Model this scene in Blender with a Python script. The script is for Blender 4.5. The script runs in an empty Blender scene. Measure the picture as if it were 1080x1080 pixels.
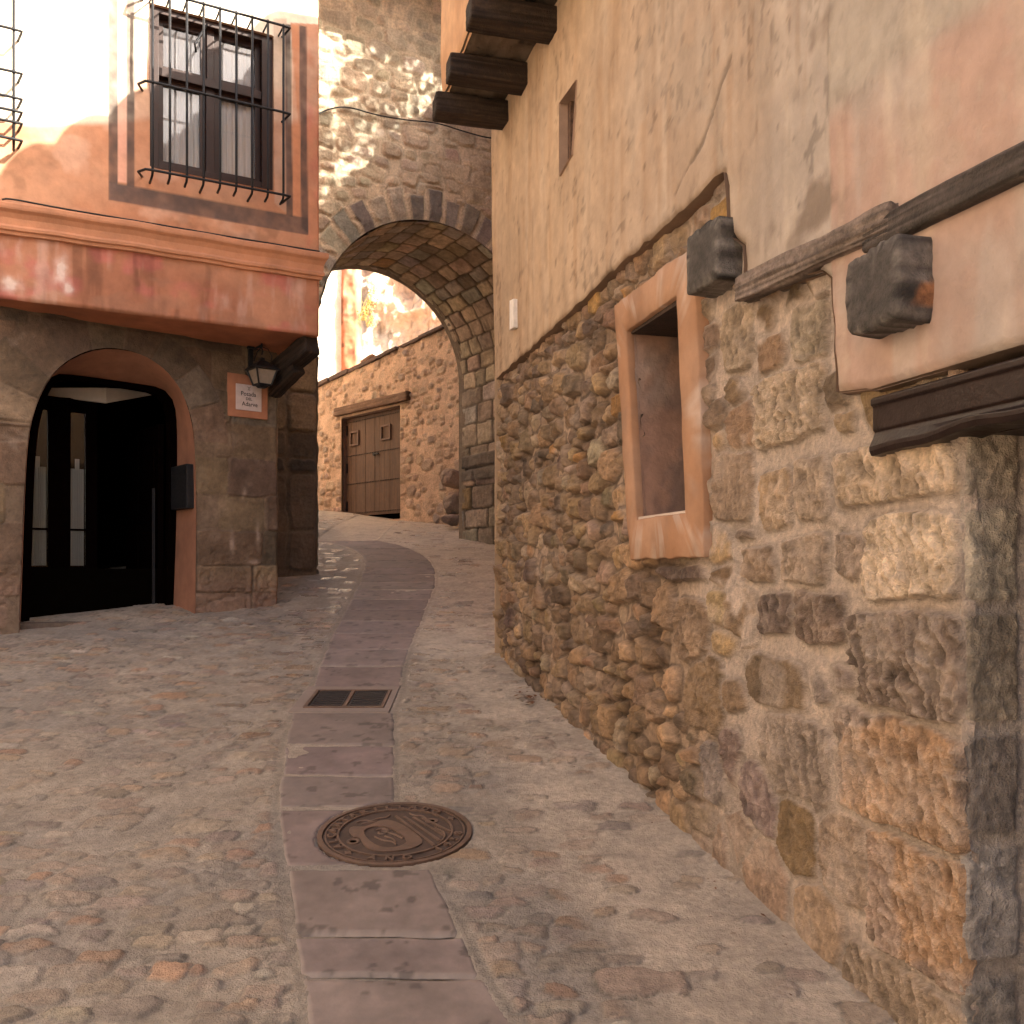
import bpy, bmesh, math, random
import numpy as np
from mathutils import Vector, Matrix

# ---------------------------------------------------------------- camera, sky, sun, exposure
scene = bpy.context.scene
C = bpy.data.collections.new('street_scene'); scene.collection.children.link(C)
FPX, HX, HY = 1000.0, 540.0, 600.0          # focal length and horizon point, photo pixels (1080 wide)
cam = bpy.data.cameras.new('camera'); cam_o = bpy.data.objects.new('camera', cam)
scene.collection.objects.link(cam_o)
cam_o.location = (0, 0, 0); cam_o.rotation_euler = (math.radians(90), 0, 0)
cam.sensor_width = 36.0; cam.lens = 36.0 * FPX / 1080.0
cam.shift_y = 60.0 / 1080.0
cam.clip_start = 0.05; cam.clip_end = 600
scene.camera = cam_o

SUN = Vector((0.70, -0.30, 0.52)).normalized()
world = bpy.data.worlds.new('World'); scene.world = world; world.use_nodes = True
nt = world.node_tree; nt.nodes.clear()
sky = nt.nodes.new('ShaderNodeTexSky'); sky.sky_type = 'NISHITA'; sky.sun_disc = False
sky.sun_elevation = math.asin(SUN.z)
sky.sun_rotation = math.atan2(SUN.x, SUN.y)
sky.dust_density = 6.0; sky.ozone_density = 0.3; sky.air_density = 0.8
bg = nt.nodes.new('ShaderNodeBackground'); bg.inputs['Strength'].default_value = 0.115
wo = nt.nodes.new('ShaderNodeOutputWorld')
nt.links.new(sky.outputs[0], bg.inputs['Color']); nt.links.new(bg.outputs[0], wo.inputs['Surface'])
sl = bpy.data.lights.new('sun', 'SUN'); sl.energy = 5.0; sl.angle = math.radians(0.55); sl.color = (1.0, 0.92, 0.80)
so = bpy.data.objects.new('sun', sl); scene.collection.objects.link(so)
so.rotation_euler = SUN.to_track_quat('Z', 'Y').to_euler()
so.location = (20, -8, 20)
vs = scene.view_settings
vs.view_transform = 'Standard'; vs.look = 'None'; vs.exposure = 2.05; vs.gamma = 1.0; vs.use_curve_mapping = False
scene.cycles.max_bounces = 8; scene.cycles.diffuse_bounces = 6
scene.cycles.use_denoising = True

rng = np.random.default_rng(7)
random.seed(7)
# ---------------------------------------------------------------- noise
def _h(ix, iy, seed):
    n = (ix.astype(np.int64) * 374761393 + iy.astype(np.int64) * 668265263 + seed * 974634777) & 0xFFFFFFFF
    n = ((n ^ (n >> 13)) * 1274126177) & 0xFFFFFFFF
    n = n ^ (n >> 16)
    return (n & 0xFFFFFF) / float(0xFFFFFF) * 2 - 1
def vnoise(x, y, seed=0):
    xf = np.floor(x); yf = np.floor(y); tx = x - xf; ty = y - yf
    ix = xf.astype(np.int64); iy = yf.astype(np.int64)
    tx = tx*tx*tx*(tx*(tx*6-15)+10); ty = ty*ty*ty*(ty*(ty*6-15)+10)
    a = _h(ix, iy, seed); b = _h(ix+1, iy, seed); c = _h(ix, iy+1, seed); d = _h(ix+1, iy+1, seed)
    return (a*(1-tx)+b*tx)*(1-ty) + (c*(1-tx)+d*tx)*ty
def fbm(x, y, oct=4, seed=0, gain=0.5):
    s = 0; a = 1.0; tot = 0
    for k in range(oct):
        s = s + a*vnoise(x*(2.03**k)+17.3*k, y*(2.03**k)-9.1*k, seed+k); tot += a; a *= gain
    return s/tot
def ridge(x, y, oct=4, seed=0):
    s = 0; a = 1.0; tot = 0
    for k in range(oct):
        s = s + a*(1-2*np.abs(vnoise(x*(2.1**k)+7.7*k, y*(2.1**k)+3.1*k, seed+k))); tot += a; a *= .55
    return s/tot
def sm(x, a, b):
    t = np.clip((x-a)/(b-a), 0, 1); return t*t*(3-2*t)
def mixc(c1, c2, t):
    return c1*(1-t[..., None]) + c2*t[..., None]
def col(*c): return np.array(c, float)

# ---------------------------------------------------------------- vertical planes
class Plane:
    """vertical plane; u grows to the right as seen from the street, d is distance out of the wall"""
    def __init__(s, x0, y0, dx, dy):
        l = math.hypot(dx, dy); s.x0, s.y0, s.tx, s.ty = x0, y0, dx/l, dy/l
        s.nx, s.ny = s.ty, -s.tx
    def off(s, d):
        return Plane(s.x0+s.nx*d, s.y0+s.ny*d, s.tx, s.ty)
    def uv(s, px, py, d=0.0):
        a = (px-HX)/FPX; x0 = s.x0+s.nx*d; y0 = s.y0+s.ny*d
        u = (a*y0-x0)/(s.tx-a*s.ty); Y = y0+s.ty*u
        return u, (HY-py)/FPX*Y
    def P(s, u, z, d=0.0):
        return (s.x0+s.tx*u+s.nx*d, s.y0+s.ty*u+s.ny*d, z)
    def PP(s, U, Z, D):
        return np.stack([s.x0+s.tx*U+s.nx*D, s.y0+s.ty*U+s.ny*D, Z+0*U], -1)
R = Plane(1.764-.26*7.14, 7.14, .26, -1.0)       # right-hand house
L = Plane(-4.05, 7.5, 1.2, 1.0)                  # left-hand house, ground floor
LU = Plane(-1.717, 8.5, 1.85, 1.0)               # left-hand house, upper floor
A = Plane(-2.16, 10.5, 1.66, 1.0)                # gateway
G = Plane(-2.516, 17.0, .876, -1.0)              # wall with the timber gate

# ---------------------------------------------------------------- ground level
_gy = np.array([-60, -12, -5, 0, 2.6, 4, 6, 7.14, 8, 9, 10.5, 12, 13.8, 15, 17, 18.5, 24, 60, 200.])
_gz = np.array([-6, -2.9, -2.15, -1.6, -1.27, -1.09, -.81, -.64, -.52, -.36, -.06, .19, .45, .66, .93, 1.08, 1.6, 3, 5.])
_fy = np.linspace(-70, 210, 14001); _fz = np.interp(_fy, _gy, _gz)
_k = np.hanning(61); _k /= _k.sum(); _fz = np.convolve(np.pad(_fz, 30, 'edge'), _k, 'valid')
def gz(x, y):
    x = np.asarray(x, float)
    return np.interp(y, _fy, _fz) + .06*sm(-x, 2.0, 3.6)
def ghit(px, py):
    a = (px-HX)/FPX; b = (HY-py)/FPX
    ys = np.linspace(1.2, 19, 4000); f = gz(a*ys, ys)-b*ys
    i = np.argmax(f > 0) if (f > 0).any() else len(ys)-1
    Y = ys[i]; return a*Y, Y

# ---------------------------------------------------------------- object helpers
def tag(o, label=None, cat=None, group=None, kind=None):
    if label: o['label'] = label
    if cat: o['category'] = cat
    if group: o['group'] = group
    if kind: o['kind'] = kind
    return o
ROOT = {}
def thing(name, label, cat, loc=(0, 0, 0), group=None):
    o = bpy.data.objects.new(name, None); C.objects.link(o); o.location = loc
    o.empty_display_size = .2; ROOT[o.name] = Vector(loc)
    return tag(o, label, cat, group)
def base_of(o):
    while o.parent: o = o.parent
    return ROOT.get(o.name, Vector((0, 0, 0)))
def link(name, me, parent=None, m=None):
    o = bpy.data.objects.new(name, me); C.objects.link(o)
    if m: me.materials.append(m)
    if parent:
        b = base_of(parent); me.transform(Matrix.Translation(-b)); o.parent = parent
    return o
def setcol(me, cols):
    at = me.color_attributes.new('Col', 'FLOAT_COLOR', 'POINT')
    c = np.ones((len(me.vertices), 4), np.float32); c[:, :3] = np.clip(cols, 0.0, 1.0)
    at.data.foreach_set('color', c.ravel())
def grid_obj(name, P, cols, m, parent=None, keep=None, flip=False, extra=None):
    nv, nu = P.shape[:2]
    idx = np.arange(nv*nu).reshape(nv, nu)
    q = np.stack([idx[:-1, :-1], idx[:-1, 1:], idx[1:, 1:], idx[1:, :-1]], -1)
    if flip: q = q[..., ::-1]
    if keep is not None: q = q[keep]
    q = q.reshape(-1, 4)
    used = np.zeros(nv*nu, bool); used[q.ravel()] = True
    remap = np.cumsum(used)-1
    V = P.reshape(-1, 3)[used]; q = remap[q]
    me = bpy.data.meshes.new(name)
    me.vertices.add(len(V)); me.vertices.foreach_set('co', V.astype(np.float32).ravel())
    me.loops.add(q.size); me.loops.foreach_set('vertex_index', q.astype(np.int32).ravel())
    me.polygons.add(len(q))
    me.polygons.foreach_set('loop_start', np.arange(0, q.size, 4, dtype=np.int32))
    me.polygons.foreach_set('use_smooth', np.ones(len(q), bool))
    me.update(calc_edges=True); me.validate()
    setcol(me, cols.reshape(-1, 3)[used])
    if extra is not None:
        at = me.attributes.new('Gloss', 'FLOAT', 'POINT'); at.data.foreach_set('value', extra.reshape(-1)[used].astype(np.float32))
    return link(name, me, parent, m)
def poly_sdf(U, Z, pts):
    """signed distance, negative inside the polygon"""
    d = np.full(U.shape, 1e9); s = np.zeros(U.shape, bool); n = len(pts)
    for i in range(n):
        ax, ay = pts[i]; bx, by = pts[(i+1) % n]
        ex, ey = bx-ax, by-ay; L2 = ex*ex+ey*ey+1e-12
        t = np.clip(((U-ax)*ex+(Z-ay)*ey)/L2, 0, 1)
        d = np.minimum(d, (U-ax-ex*t)**2+(Z-ay-ey*t)**2)
        cnd = (ay > Z) != (by > Z)
        with np.errstate(divide='ignore', invalid='ignore'):
            xi = ax+(Z-ay)*ex/(ey if abs(ey) > 1e-9 else 1e-9)
        s ^= cnd & (U < xi)
    d = np.sqrt(d); return np.where(s, -d, d)
def wall_sheet(name, pl, us, zs, H, cols, m, parent=None, holes=()):
    """displaced sheet on a plane; polygons in holes are cut out with clean edges"""
    U, Z = np.meshgrid(us, zs)
    keep = None
    if holes:
        sd = np.full(U.shape, 1e9)
        for h in holes: sd = np.minimum(sd, poly_sdf(U, Z, h))
        pos = sd > 0
        keep = pos[:-1, :-1] | pos[1:, :-1] | pos[:-1, 1:] | pos[1:, 1:]
        e = .002
        def S(u, z):
            r = np.full(u.shape, 1e9)
            for h in holes: r = np.minimum(r, poly_sdf(u, z, h))
            return r
        mv = (~pos) & (sd > -.08)
        u = U[mv]; z = Z[mv]
        for _ in range(3):
            s0 = S(u, z); gu = (S(u+e, z)-S(u-e, z))/(2*e); gv = (S(u, z+e)-S(u, z-e))/(2*e)
            g2 = np.maximum(gu*gu+gv*gv, .2); st = np.where(s0 < 0, s0, 0)
            u = u-st*gu/g2; z = z-st*gv/g2
        U = U.copy(); Z = Z.copy(); U[mv] = u; Z[mv] = z
    return grid_obj(name, pl.PP(U, Z, H), cols, m, parent, keep)
def mesh_obj(name, V, Fs, m, parent=None, c=None, smooth=False, bevel=0):
    me = bpy.data.meshes.new(name); me.from_pydata([tuple(v) for v in V], [], Fs); me.update()
    bm = bmesh.new(); bm.from_mesh(me)
    bmesh.ops.remove_doubles(bm, verts=bm.verts, dist=1e-5)
    bmesh.ops.recalc_face_normals(bm, faces=bm.faces)
    if bevel:
        es = [e for e in bm.edges if len(e.link_faces) == 2 and e.calc_face_angle() > .5]
        bmesh.ops.bevel(bm, geom=es, offset=bevel, segments=2, affect='EDGES', profile=.6)
    bm.to_mesh(me); bm.free()
    if smooth: me.polygons.foreach_set('use_smooth', [True]*len(me.polygons))
    if c is not None: setcol(me, np.tile(np.array(c, float), (len(me.vertices), 1)))
    return link(name, me, parent, m)
class MB:
    """collects boxes, prisms, tubes into one mesh"""
    def __init__(s): s.V = []; s.F = []
    def add(s, V, F):
        b = len(s.V); s.V += [tuple(v) for v in V]; s.F += [tuple(i+b for i in f) for f in F]; return s
    def box(s, pl, u0, u1, z0, z1, d0, d1):
        V = [pl.P(u, z, d) for d in (d0, d1) for z in (z0, z1) for u in (u0, u1)]
        return s.add(V, [(0, 1, 3, 2), (4, 6, 7, 5), (0, 4, 5, 1), (2, 3, 7, 6), (0, 2, 6, 4), (1, 5, 7, 3)])
    def abox(s, x0, x1, y0, y1, z0, z1):
        V = [(x, y, z) for z in (z0, z1) for y in (y0, y1) for x in (x0, x1)]
        return s.add(V, [(0, 2, 3, 1), (4, 5, 7, 6), (0, 1, 5, 4), (2, 6, 7, 3), (0, 4, 6, 2), (1, 3, 7, 5)])
    def prism(s, pl, pts, d0, d1):
        n = len(pts); V = [pl.P(u, z, d0) for u, z in pts]+[pl.P(u, z, d1) for u, z in pts]
        F = [tuple(range(n)), tuple(range(2*n-1, n-1, -1))]+[(i, (i+1) % n, n+(i+1) % n, n+i) for i in range(n)]
        return s.add(V, F)
    def loft(s, rings, closed=True, caps=True):
        n = len(rings[0]); V = [p for r in rings for p in r]; F = []
        for k in range(len(rings)-1):
            for i in range(n if closed else n-1):
                j = (i+1) % n; F.append((k*n+i, k*n+j, (k+1)*n+j, (k+1)*n+i))
        if caps and closed:
            F.append(tuple(range(n))); F.append(tuple(range(len(V)-1, len(V)-n-1, -1)))
        return s.add(V, F)
    def tube(s, pts, r, n=7):
        pts = [Vector(p) for p in pts]; rings = []
        ref = None
        for i, p in enumerate(pts):
            t = (pts[min(i+1, len(pts)-1)]-pts[max(i-1, 0)]).normalized()
            if ref is None:
                ref = Vector((0, 0, 1)) if abs(t.z) < .9 else Vector((1, 0, 0))
            a = t.cross(ref).normalized(); b = t.cross(a).normalized(); ref = a.cross(t)
            rr = r[i] if isinstance(r, (list, tuple)) else r
            rings.append([p+a*rr*math.cos(q*2*math.pi/n)+b*rr*math.sin(q*2*math.pi/n) for q in range(n)])
        return s.loft(rings)
    def build(s, name, m, parent=None, c=None, smooth=False, bevel=0):
        return mesh_obj(name, s.V, s.F, m, parent, c, smooth, bevel)
def timber(name, A0, B0, w, h, m, parent=None, seed=0, rough=.008, c=(.05, .035, .025), c2=(.12, .10, .085), taper=1.0, n=40, bow=0.0):
    """weathered beam between two points; w across, h upright"""
    A0 = Vector(A0); B0 = Vector(B0); t = (B0-A0); Ln = t.length; t.normalize()
    side = t.cross(Vector((0, 0, 1)))
    if side.length < .1: side = Vector((1, 0, 0))
    side.normalize(); up = side.cross(t).normalized()
    k = 15; prof = []
    for (ax, ay, bx, by) in ((-1, -1, 1, -1), (1, -1, 1, 1), (1, 1, -1, 1), (-1, 1, -1, -1)):
        for q in range(k):
            f = q/k; prof.append((ax+(bx-ax)*f, ay+(by-ay)*f))
    prof = np.array(prof); r = (np.abs(prof)**16).sum(1)**(1/16.); prof = prof/r[:, None]
    ss = np.linspace(0, 1, n); V = []; cc = []
    ang = np.arange(len(prof))
    rings = []
    for i, s_ in enumerate(ss):
        l = s_*Ln
        d = ridge(ang*.45+seed*3.1, np.full(len(ang), l*1.5), 3, seed)*rough*.55 + fbm(ang*.12+seed, np.full(len(ang), l*3.), 3, seed+5)*rough*.8
        e = 1-.12*(abs(s_-.5)*2)**30; sc = (1+(taper-1)*s_)*(1-.04*(abs(s_-.5)*2)**60)
        ring = []
        for j, (a, b) in enumerate(prof):
            q = 1/max(.2, math.hypot(a, b))
            p = A0+t*l+side*(a*w/2*sc+a*q*d[j])+up*(b*h/2*sc+b*q*d[j]+bow*math.sin(math.pi*s_))
            ring.append(p)
            f = float(np.clip(.45+.9*fbm(np.array([j*.8+seed*7.]), np.array([l*1.0]), 3, seed+9)[0]+.35*fbm(np.array([j*.3]), np.array([l*9.]), 2, seed+19)[0], 0, 1))
            cc.append(np.array(c)*(1-f)+np.array(c2)*f)
        rings.append(ring)
    mb = MB()
    npf = len(prof); V = [p for r_ in rings for p in r_]
    F = []
    for i in range(n-1):
        for j in range(npf):
            jj = (j+1) % npf; F.append((i*npf+j, i*npf+jj, (i+1)*npf+jj, (i+1)*npf+j))
    for base, cen in ((0, 0), ((n-1)*npf, 1)):
        ce = sum((V[base+j] for j in range(npf)), Vector())/npf
        ring2 = []
        for j in range(npf):
            V.append(ce+side*(prof[j][0]*w*.36*(taper if cen else 1))+up*(prof[j][1]*h*.36*(taper if cen else 1))+t*(.004*float(fbm(np.array([prof[j][0]*2.+seed]), np.array([prof[j][1]*2.]), 2, 3)[0])+(.004 if cen else -.004))); cc.append(np.array(c)*.6+np.array(c2)*.3); ring2.append(len(V)-1)
        V.append(ce); cc.append(np.array(c)*.7+np.array(c2)*.2); ci = len(V)-1
        for j in range(npf):
            jj = (j+1) % npf; F.append((base+j, base+jj, ring2[jj], ring2[j])); F.append((ring2[j], ring2[jj], ci))
    me = bpy.data.meshes.new(name); me.from_pydata([tuple(v) for v in V], [], F); me.update()
    setcol(me, np.array(cc))
    bm = bmesh.new(); bm.from_mesh(me); bmesh.ops.recalc_face_normals(bm, faces=bm.faces); bm.to_mesh(me); bm.free()
    me.polygons.foreach_set('use_smooth', [True]*len(me.polygons))
    return link(name, me, parent, m)

# ---------------------------------------------------------------- materials (all procedural)
def mat(name, base=None, rough=.85, spec=.3, scale=30., bump=.3, bdist=.01, var=.25, metal=0.0, hue=None, streak=0, rvar=0.1, big=3., gloss=False):
    m = bpy.data.materials.new(name); m.use_nodes = True; n = m.node_tree; N = n.nodes; K = n.links
    b = N['Principled BSDF']; b.inputs['Roughness'].default_value = rough; b.inputs['Metallic'].default_value = metal
    b.inputs['Specular IOR Level'].default_value = spec
    tc = N.new('ShaderNodeTexCoord')
    if base is None:
        at = N.new('ShaderNodeAttribute'); at.attribute_name = 'Col'; src = at.outputs['Color']
    else:
        rg = N.new('ShaderNodeRGB'); rg.outputs[0].default_value = (*base, 1); src = rg.outputs[0]
    def noise(sc, det=6, ro=.6, st=None):
        t = N.new('ShaderNodeTexNoise'); t.inputs['Scale'].default_value = sc; t.inputs['Detail'].default_value = det
        t.inputs['Roughness'].default_value = ro
        if st:
            mp = N.new('ShaderNodeMapping'); mp.inputs['Scale'].default_value = st; K.new(tc.outputs['Object'], mp.inputs['Vector']); K.new(mp.outputs[0], t.inputs['Vector'])
        else: K.new(tc.outputs['Object'], t.inputs['Vector'])
        return t
    def mul(a, fac_out, lo, hi):
        mr = N.new('ShaderNodeMapRange'); K.new(fac_out, mr.inputs['Value']); mr.inputs['From Min'].default_value = .3; mr.inputs['From Max'].default_value = .7
        mr.inputs['To Min'].default_value = lo; mr.inputs['To Max'].default_value = hi
        mx = N.new('ShaderNodeVectorMath'); mx.operation = 'SCALE'; K.new(a, mx.inputs[0]); K.new(mr.outputs[0], mx.inputs['Scale']); return mx.outputs[0]
    n1 = noise(scale, 8, .65); n2 = noise(big, 5, .6, None); n3 = noise(scale*4, 4, .6)
    src = mul(src, n1.outputs['Fac'], 1-var, 1+var*.9)
    src = mul(src, n2.outputs['Fac'], 1-var*.6, 1+var*.6)
    if streak:
        n4 = noise(1.0, 5, .65, streak); src = mul(src, n4.outputs['Fac'], 1-var*1.2, 1+var)
    K.new(src, b.inputs['Base Color'])
    if rvar:
        mr = N.new('ShaderNodeMapRange'); K.new(n1.outputs['Fac'], mr.inputs['Value']); mr.inputs['From Min'].default_value = .3; mr.inputs['From Max'].default_value = .7
        mr.inputs['To Min'].default_value = max(0, rough-rvar); mr.inputs['To Max'].default_value = min(1, rough+rvar); K.new(mr.outputs[0], b.inputs['Roughness'])
    if gloss:
        ga = N.new('ShaderNodeAttribute'); ga.attribute_name = 'Gloss'
        gm_ = N.new('ShaderNodeMapRange'); K.new(ga.outputs['Fac'], gm_.inputs['Value']); gm_.inputs['To Min'].default_value = .88; gm_.inputs['To Max'].default_value = .20
        K.new(gm_.outputs[0], b.inputs['Roughness'])
    if bump:
        ad = N.new('ShaderNodeMath'); ad.operation = 'MULTIPLY_ADD'; K.new(n3.outputs['Fac'], ad.inputs[0]); ad.inputs[1].default_value = .45
        K.new((n4 if streak else n1).outputs['Fac'], ad.inputs[2])
        bp = N.new('ShaderNodeBump'); bp.inputs['Strength'].default_value = bump; bp.inputs['Distance'].default_value = bdist
        K.new(ad.outputs[0], bp.inputs['Height']); K.new(bp.outputs[0], b.inputs['Normal'])
    return m
M = dict(
    rubble=mat('rubble stone', rough=.8, spec=.4, scale=42, bump=1.0, bdist=.022, var=.30),
    ashlar=mat('dressed stone', rough=.9, scale=22, bump=.8, bdist=.015, var=.28),
    plaster=mat('lime plaster', rough=.92, scale=9, bump=.5, bdist=.012, var=.16, big=1.4),
    orange=mat('orange limewash', rough=.92, scale=7, bump=.35, bdist=.008, var=.17, big=1.8),
    cobble=mat('cobbles', rough=.75, spec=.8, scale=34, bump=1.0, bdist=.010, var=.26, rvar=.1, gloss=True),
    slab=mat('sandstone slabs', rough=.75, spec=.4, scale=14, bump=.35, bdist=.004, var=.15),
    vault=mat('vault stone', rough=.92, scale=16, bump=.8, bdist=.02, var=.3),
    wood=mat('weathered wood', rough=.8, scale=34, bump=1.0, bdist=.014, var=.45),
    wood_dark=mat('dark stained wood', base=(.016, .008, .006), rough=.42, scale=18, bump=.4, bdist=.004, var=.3),
    wood_gate=mat('gate planks', rough=.7, scale=16, bump=.5, bdist=.006, var=.22, streak=(22, 22, 1.5)),
    wood_window=mat('window wood', base=(.028, .012, .008), rough=.45, scale=14, bump=.2, bdist=.003, var=.3),
    iron=mat('wrought iron', base=(.018, .018, .02), rough=.55, metal=.3, scale=40, bump=.3, bdist=.002, var=.3),
    cast=mat('cast iron', base=(.135, .083, .058), rough=.55, metal=.25, spec=.5, scale=35, bump=.6, bdist=.002, var=.35, big=7),
    cast_low=mat('cast iron recess', base=(.078, .052, .040), rough=.7, metal=.1, spec=.3, scale=35, bump=.6, bdist=.002, var=.35, big=7),
    grate=mat('drain iron', base=(.035, .03, .03), rough=.6, metal=.3, scale=40, bump=.5, bdist=.002, var=.3),
    cable=mat('cable rubber', base=(.02, .02, .02), rough=.6, bump=0, var=.1),
    dark=mat('dark interior', base=(.002, .0015, .001), rough=1, spec=0, bump=0, var=.1, rvar=0),  # near-black base paints in the darkness of unlit spaces
    wood_hall=mat('shade-dark hall wood', base=(.0025, .0012, .001), rough=.9, spec=0.0, scale=18, bump=.3, bdist=.003, var=.3),  # near-black base puts the hall's shade into the wood colour
    white=mat('white plaster', base=(.5, .46, .40), rough=.9, scale=8, bump=.2, var=.1),
    marble=mat('sign plate', base=(.50, .43, .42), rough=.6, scale=20, bump=.1, var=.12),
    letter=mat('black letters', base=(.015, .015, .015), rough=.6, bump=0, var=.1),
    rock=mat('cliff rock', rough=.95, scale=4, bump=.9, bdist=.06, var=.28, big=.7),
    tile=mat('clay roof tile', base=(.32, .16, .09), rough=.85, scale=12, bump=.4, var=.35),
    straw=mat('dry grass', base=(.45, .33, .10), rough=.8, bump=0, var=.3),
    leaf=mat('dry leaves', base=(.16, .07, .03), rough=.8, bump=0, var=.4),
    green=mat('foliage', base=(.07, .10, .03), rough=.7, bump=0, var=.4),
    bark=mat('bark', base=(.12, .09, .06), rough=.9, bump=.5, var=.3),
)
def fabric(name, c):
    m = bpy.data.materials.new(name); m.use_nodes = True; N = m.node_tree.nodes; K = m.node_tree.links
    b = N['Principled BSDF']; b.inputs['Roughness'].default_value = .9
    w = N.new('ShaderNodeTexNoise'); tc = N.new('ShaderNodeTexCoord'); mp = N.new('ShaderNodeMapping'); mp.inputs['Scale'].default_value = (60, 60, 2)
    K.new(tc.outputs['Object'], mp.inputs[0]); K.new(mp.outputs[0], w.inputs[0]); w.inputs['Scale'].default_value = 1
    r = N.new('ShaderNodeMix'); r.data_type = 'RGBA'; r.inputs[6].default_value = (*[x*.7 for x in c], 1); r.inputs[7].default_value = (*c, 1)
    K.new(w.outputs[0], r.inputs[0]); K.new(r.outputs[2], b.inputs['Base Color']); return m
M['curtain'] = fabric('curtain cloth', (.76, .75, .74)); M['net'] = fabric('hall curtain cloth', (.22, .24, .24))
def glassmat():
    m = bpy.data.materials.new('window glass'); m.use_nodes = True; N = m.node_tree.nodes; K = m.node_tree.links
    N.remove(N['Principled BSDF']); o = N['Material Output']
    t = N.new('ShaderNodeBsdfTransparent'); g = N.new('ShaderNodeBsdfGlossy'); g.inputs['Roughness'].default_value = .04
    f = N.new('ShaderNodeFresnel'); f.inputs['IOR'].default_value = 1.5; x = N.new('ShaderNodeMixShader')
    K.new(f.outputs[0], x.inputs[0]); K.new(t.outputs[0], x.inputs[1]); K.new(g.outputs[0], x.inputs[2]); K.new(x.outputs[0], o.inputs[0]); return m
M['glass'] = glassmat()
def frosted():
    m = mat('lantern glass', base=(.25, .21, .17), rough=.35, bump=0, var=.15, spec=.5); return m
M['frost'] = frosted()

# ---------------------------------------------------------------- stone patterns
def cells(us, zs, seeds, p=3.0, warp=.012, wsc=9., seed=0, pl=None):
    """anisotropic nearest-stone pattern: returns F1, distance to the joint (m) and stone number"""
    U, Z = np.meshgrid(us, zs)
    WU = U+fbm(U*wsc, Z*wsc, 3, seed)*warp; WZ = Z+fbm(U*wsc+50, Z*wsc, 3, seed+1)*warp
    F1 = np.full(U.shape, 9.); F2 = np.full(U.shape, 9.); ID = np.full(U.shape, -1, int)
    for i, (u, z, a, b) in enumerate(seeds):
        k = 1.9
        i0, i1 = np.searchsorted(us, (u-k*a-warp, u+k*a+warp)); j0, j1 = np.searchsorted(zs, (z-k*b-warp, z+k*b+warp))
        if i1 <= i0 or j1 <= j0: continue
        s = (slice(j0, j1), slice(i0, i1))
        q = p if pl is None else pl[i]
        d = ((np.abs(WU[s]-u)/a)**q+(np.abs(WZ[s]-z)/b)**q)**(1/q)
        f1 = F1[s]; f2 = F2[s]; idd = ID[s]
        n = d < f1
        F2[s] = np.where(n, f1, np.minimum(f2, d)); ID[s] = np.where(n, i, idd); F1[s] = np.where(n, d, f1)
    ab = np.array([min(a, b) for _, _, a, b in seeds]+[.1])
    s = ab[ID]
    e = np.minimum((F2-F1)*.5, (1.12-F1))*s
    return U, Z, F1, e, ID
def scatter(u0, u1, z0, z1, afun, fixed=(), tries=9000, sep=1.55, seed=3, skip=None, fsep=1.86):
    """fill a region with stones whose half sizes come from afun(u, z, rnd)"""
    r = np.random.default_rng(seed); S = list(fixed); arr = np.array([list(f) for f in S]+[[99, 99, .1, .1]])
    arrs = np.empty((tries+len(S)+5, 4)); n = len(S); nf0 = n
    arrs[:n] = arr[:n] if n else arrs[:0]
    for _ in range(tries):
        u = r.uniform(u0, u1); z = r.uniform(z0, z1)
        if skip is not None and skip(u, z): continue
        a, b = afun(u, z, r)
        if n:
            q = arrs[:n]; d = np.maximum(np.abs(q[:, 0]-u)/(q[:, 2]+a), np.abs(q[:, 1]-z)/(q[:, 3]+b))
            if d.min() < sep/2: continue
            if nf0 and d[:nf0].min() < fsep/2: continue
        arrs[n] = (u, z, a, b); n += 1
    return [tuple(x) for x in arrs[:n]]
def courses(u0, u1, z0, z1, hh, ww, seed=1, skip=None):
    r = np.random.default_rng(seed); out = []; z = z0
    while z < z1:
        h = r.uniform(*hh); u = u0-r.uniform(0, ww[1])
        while u < u1:
            w = r.uniform(*ww)
            hz = h*r.uniform(.92, 1.0)
            if not (skip and skip(u+w/2, z+h/2)): out.append((u+w/2, z+h/2+r.uniform(-.01, .01), w/2*.98, hz/2))
            u += w
        z += h
    return out
def stone_cols(n, palette, seed=2, jit=.12):
    r = np.random.default_rng(seed); pal = np.array([p[:3] for p in palette]); w = np.array([p[3] for p in palette], float); w /= w.sum()
    c = pal[r.choice(len(pal), n, p=w)]
    return c*(1+r.normal(0, jit, (n, 1)))*(1+r.normal(0, jit*.25, (n, 3)))
def pp(pl, pts, d=0.0): return [pl.uv(x, y, d) for x, y in pts]
def smooth_poly(pts, it=2, closed=False):
    for _ in range(it):
        q = [] if closed else [pts[0]]
        rngi = range(len(pts)) if closed else range(len(pts)-1)
        for i in rngi:
            a = pts[i]; b = pts[(i+1) % len(pts)]
            q += [tuple(.75*x+.25*y for x, y in zip(a, b)), tuple(.25*x+.75*y for x, y in zip(a, b))]
        if not closed: q.append(pts[-1])
        pts = q
    return pts
def varstep(a, b, f):
    o = [a]
    while o[-1] < b: o.append(o[-1]+f(o[-1]))
    o[-1] = b; return np.array(o)

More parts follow.
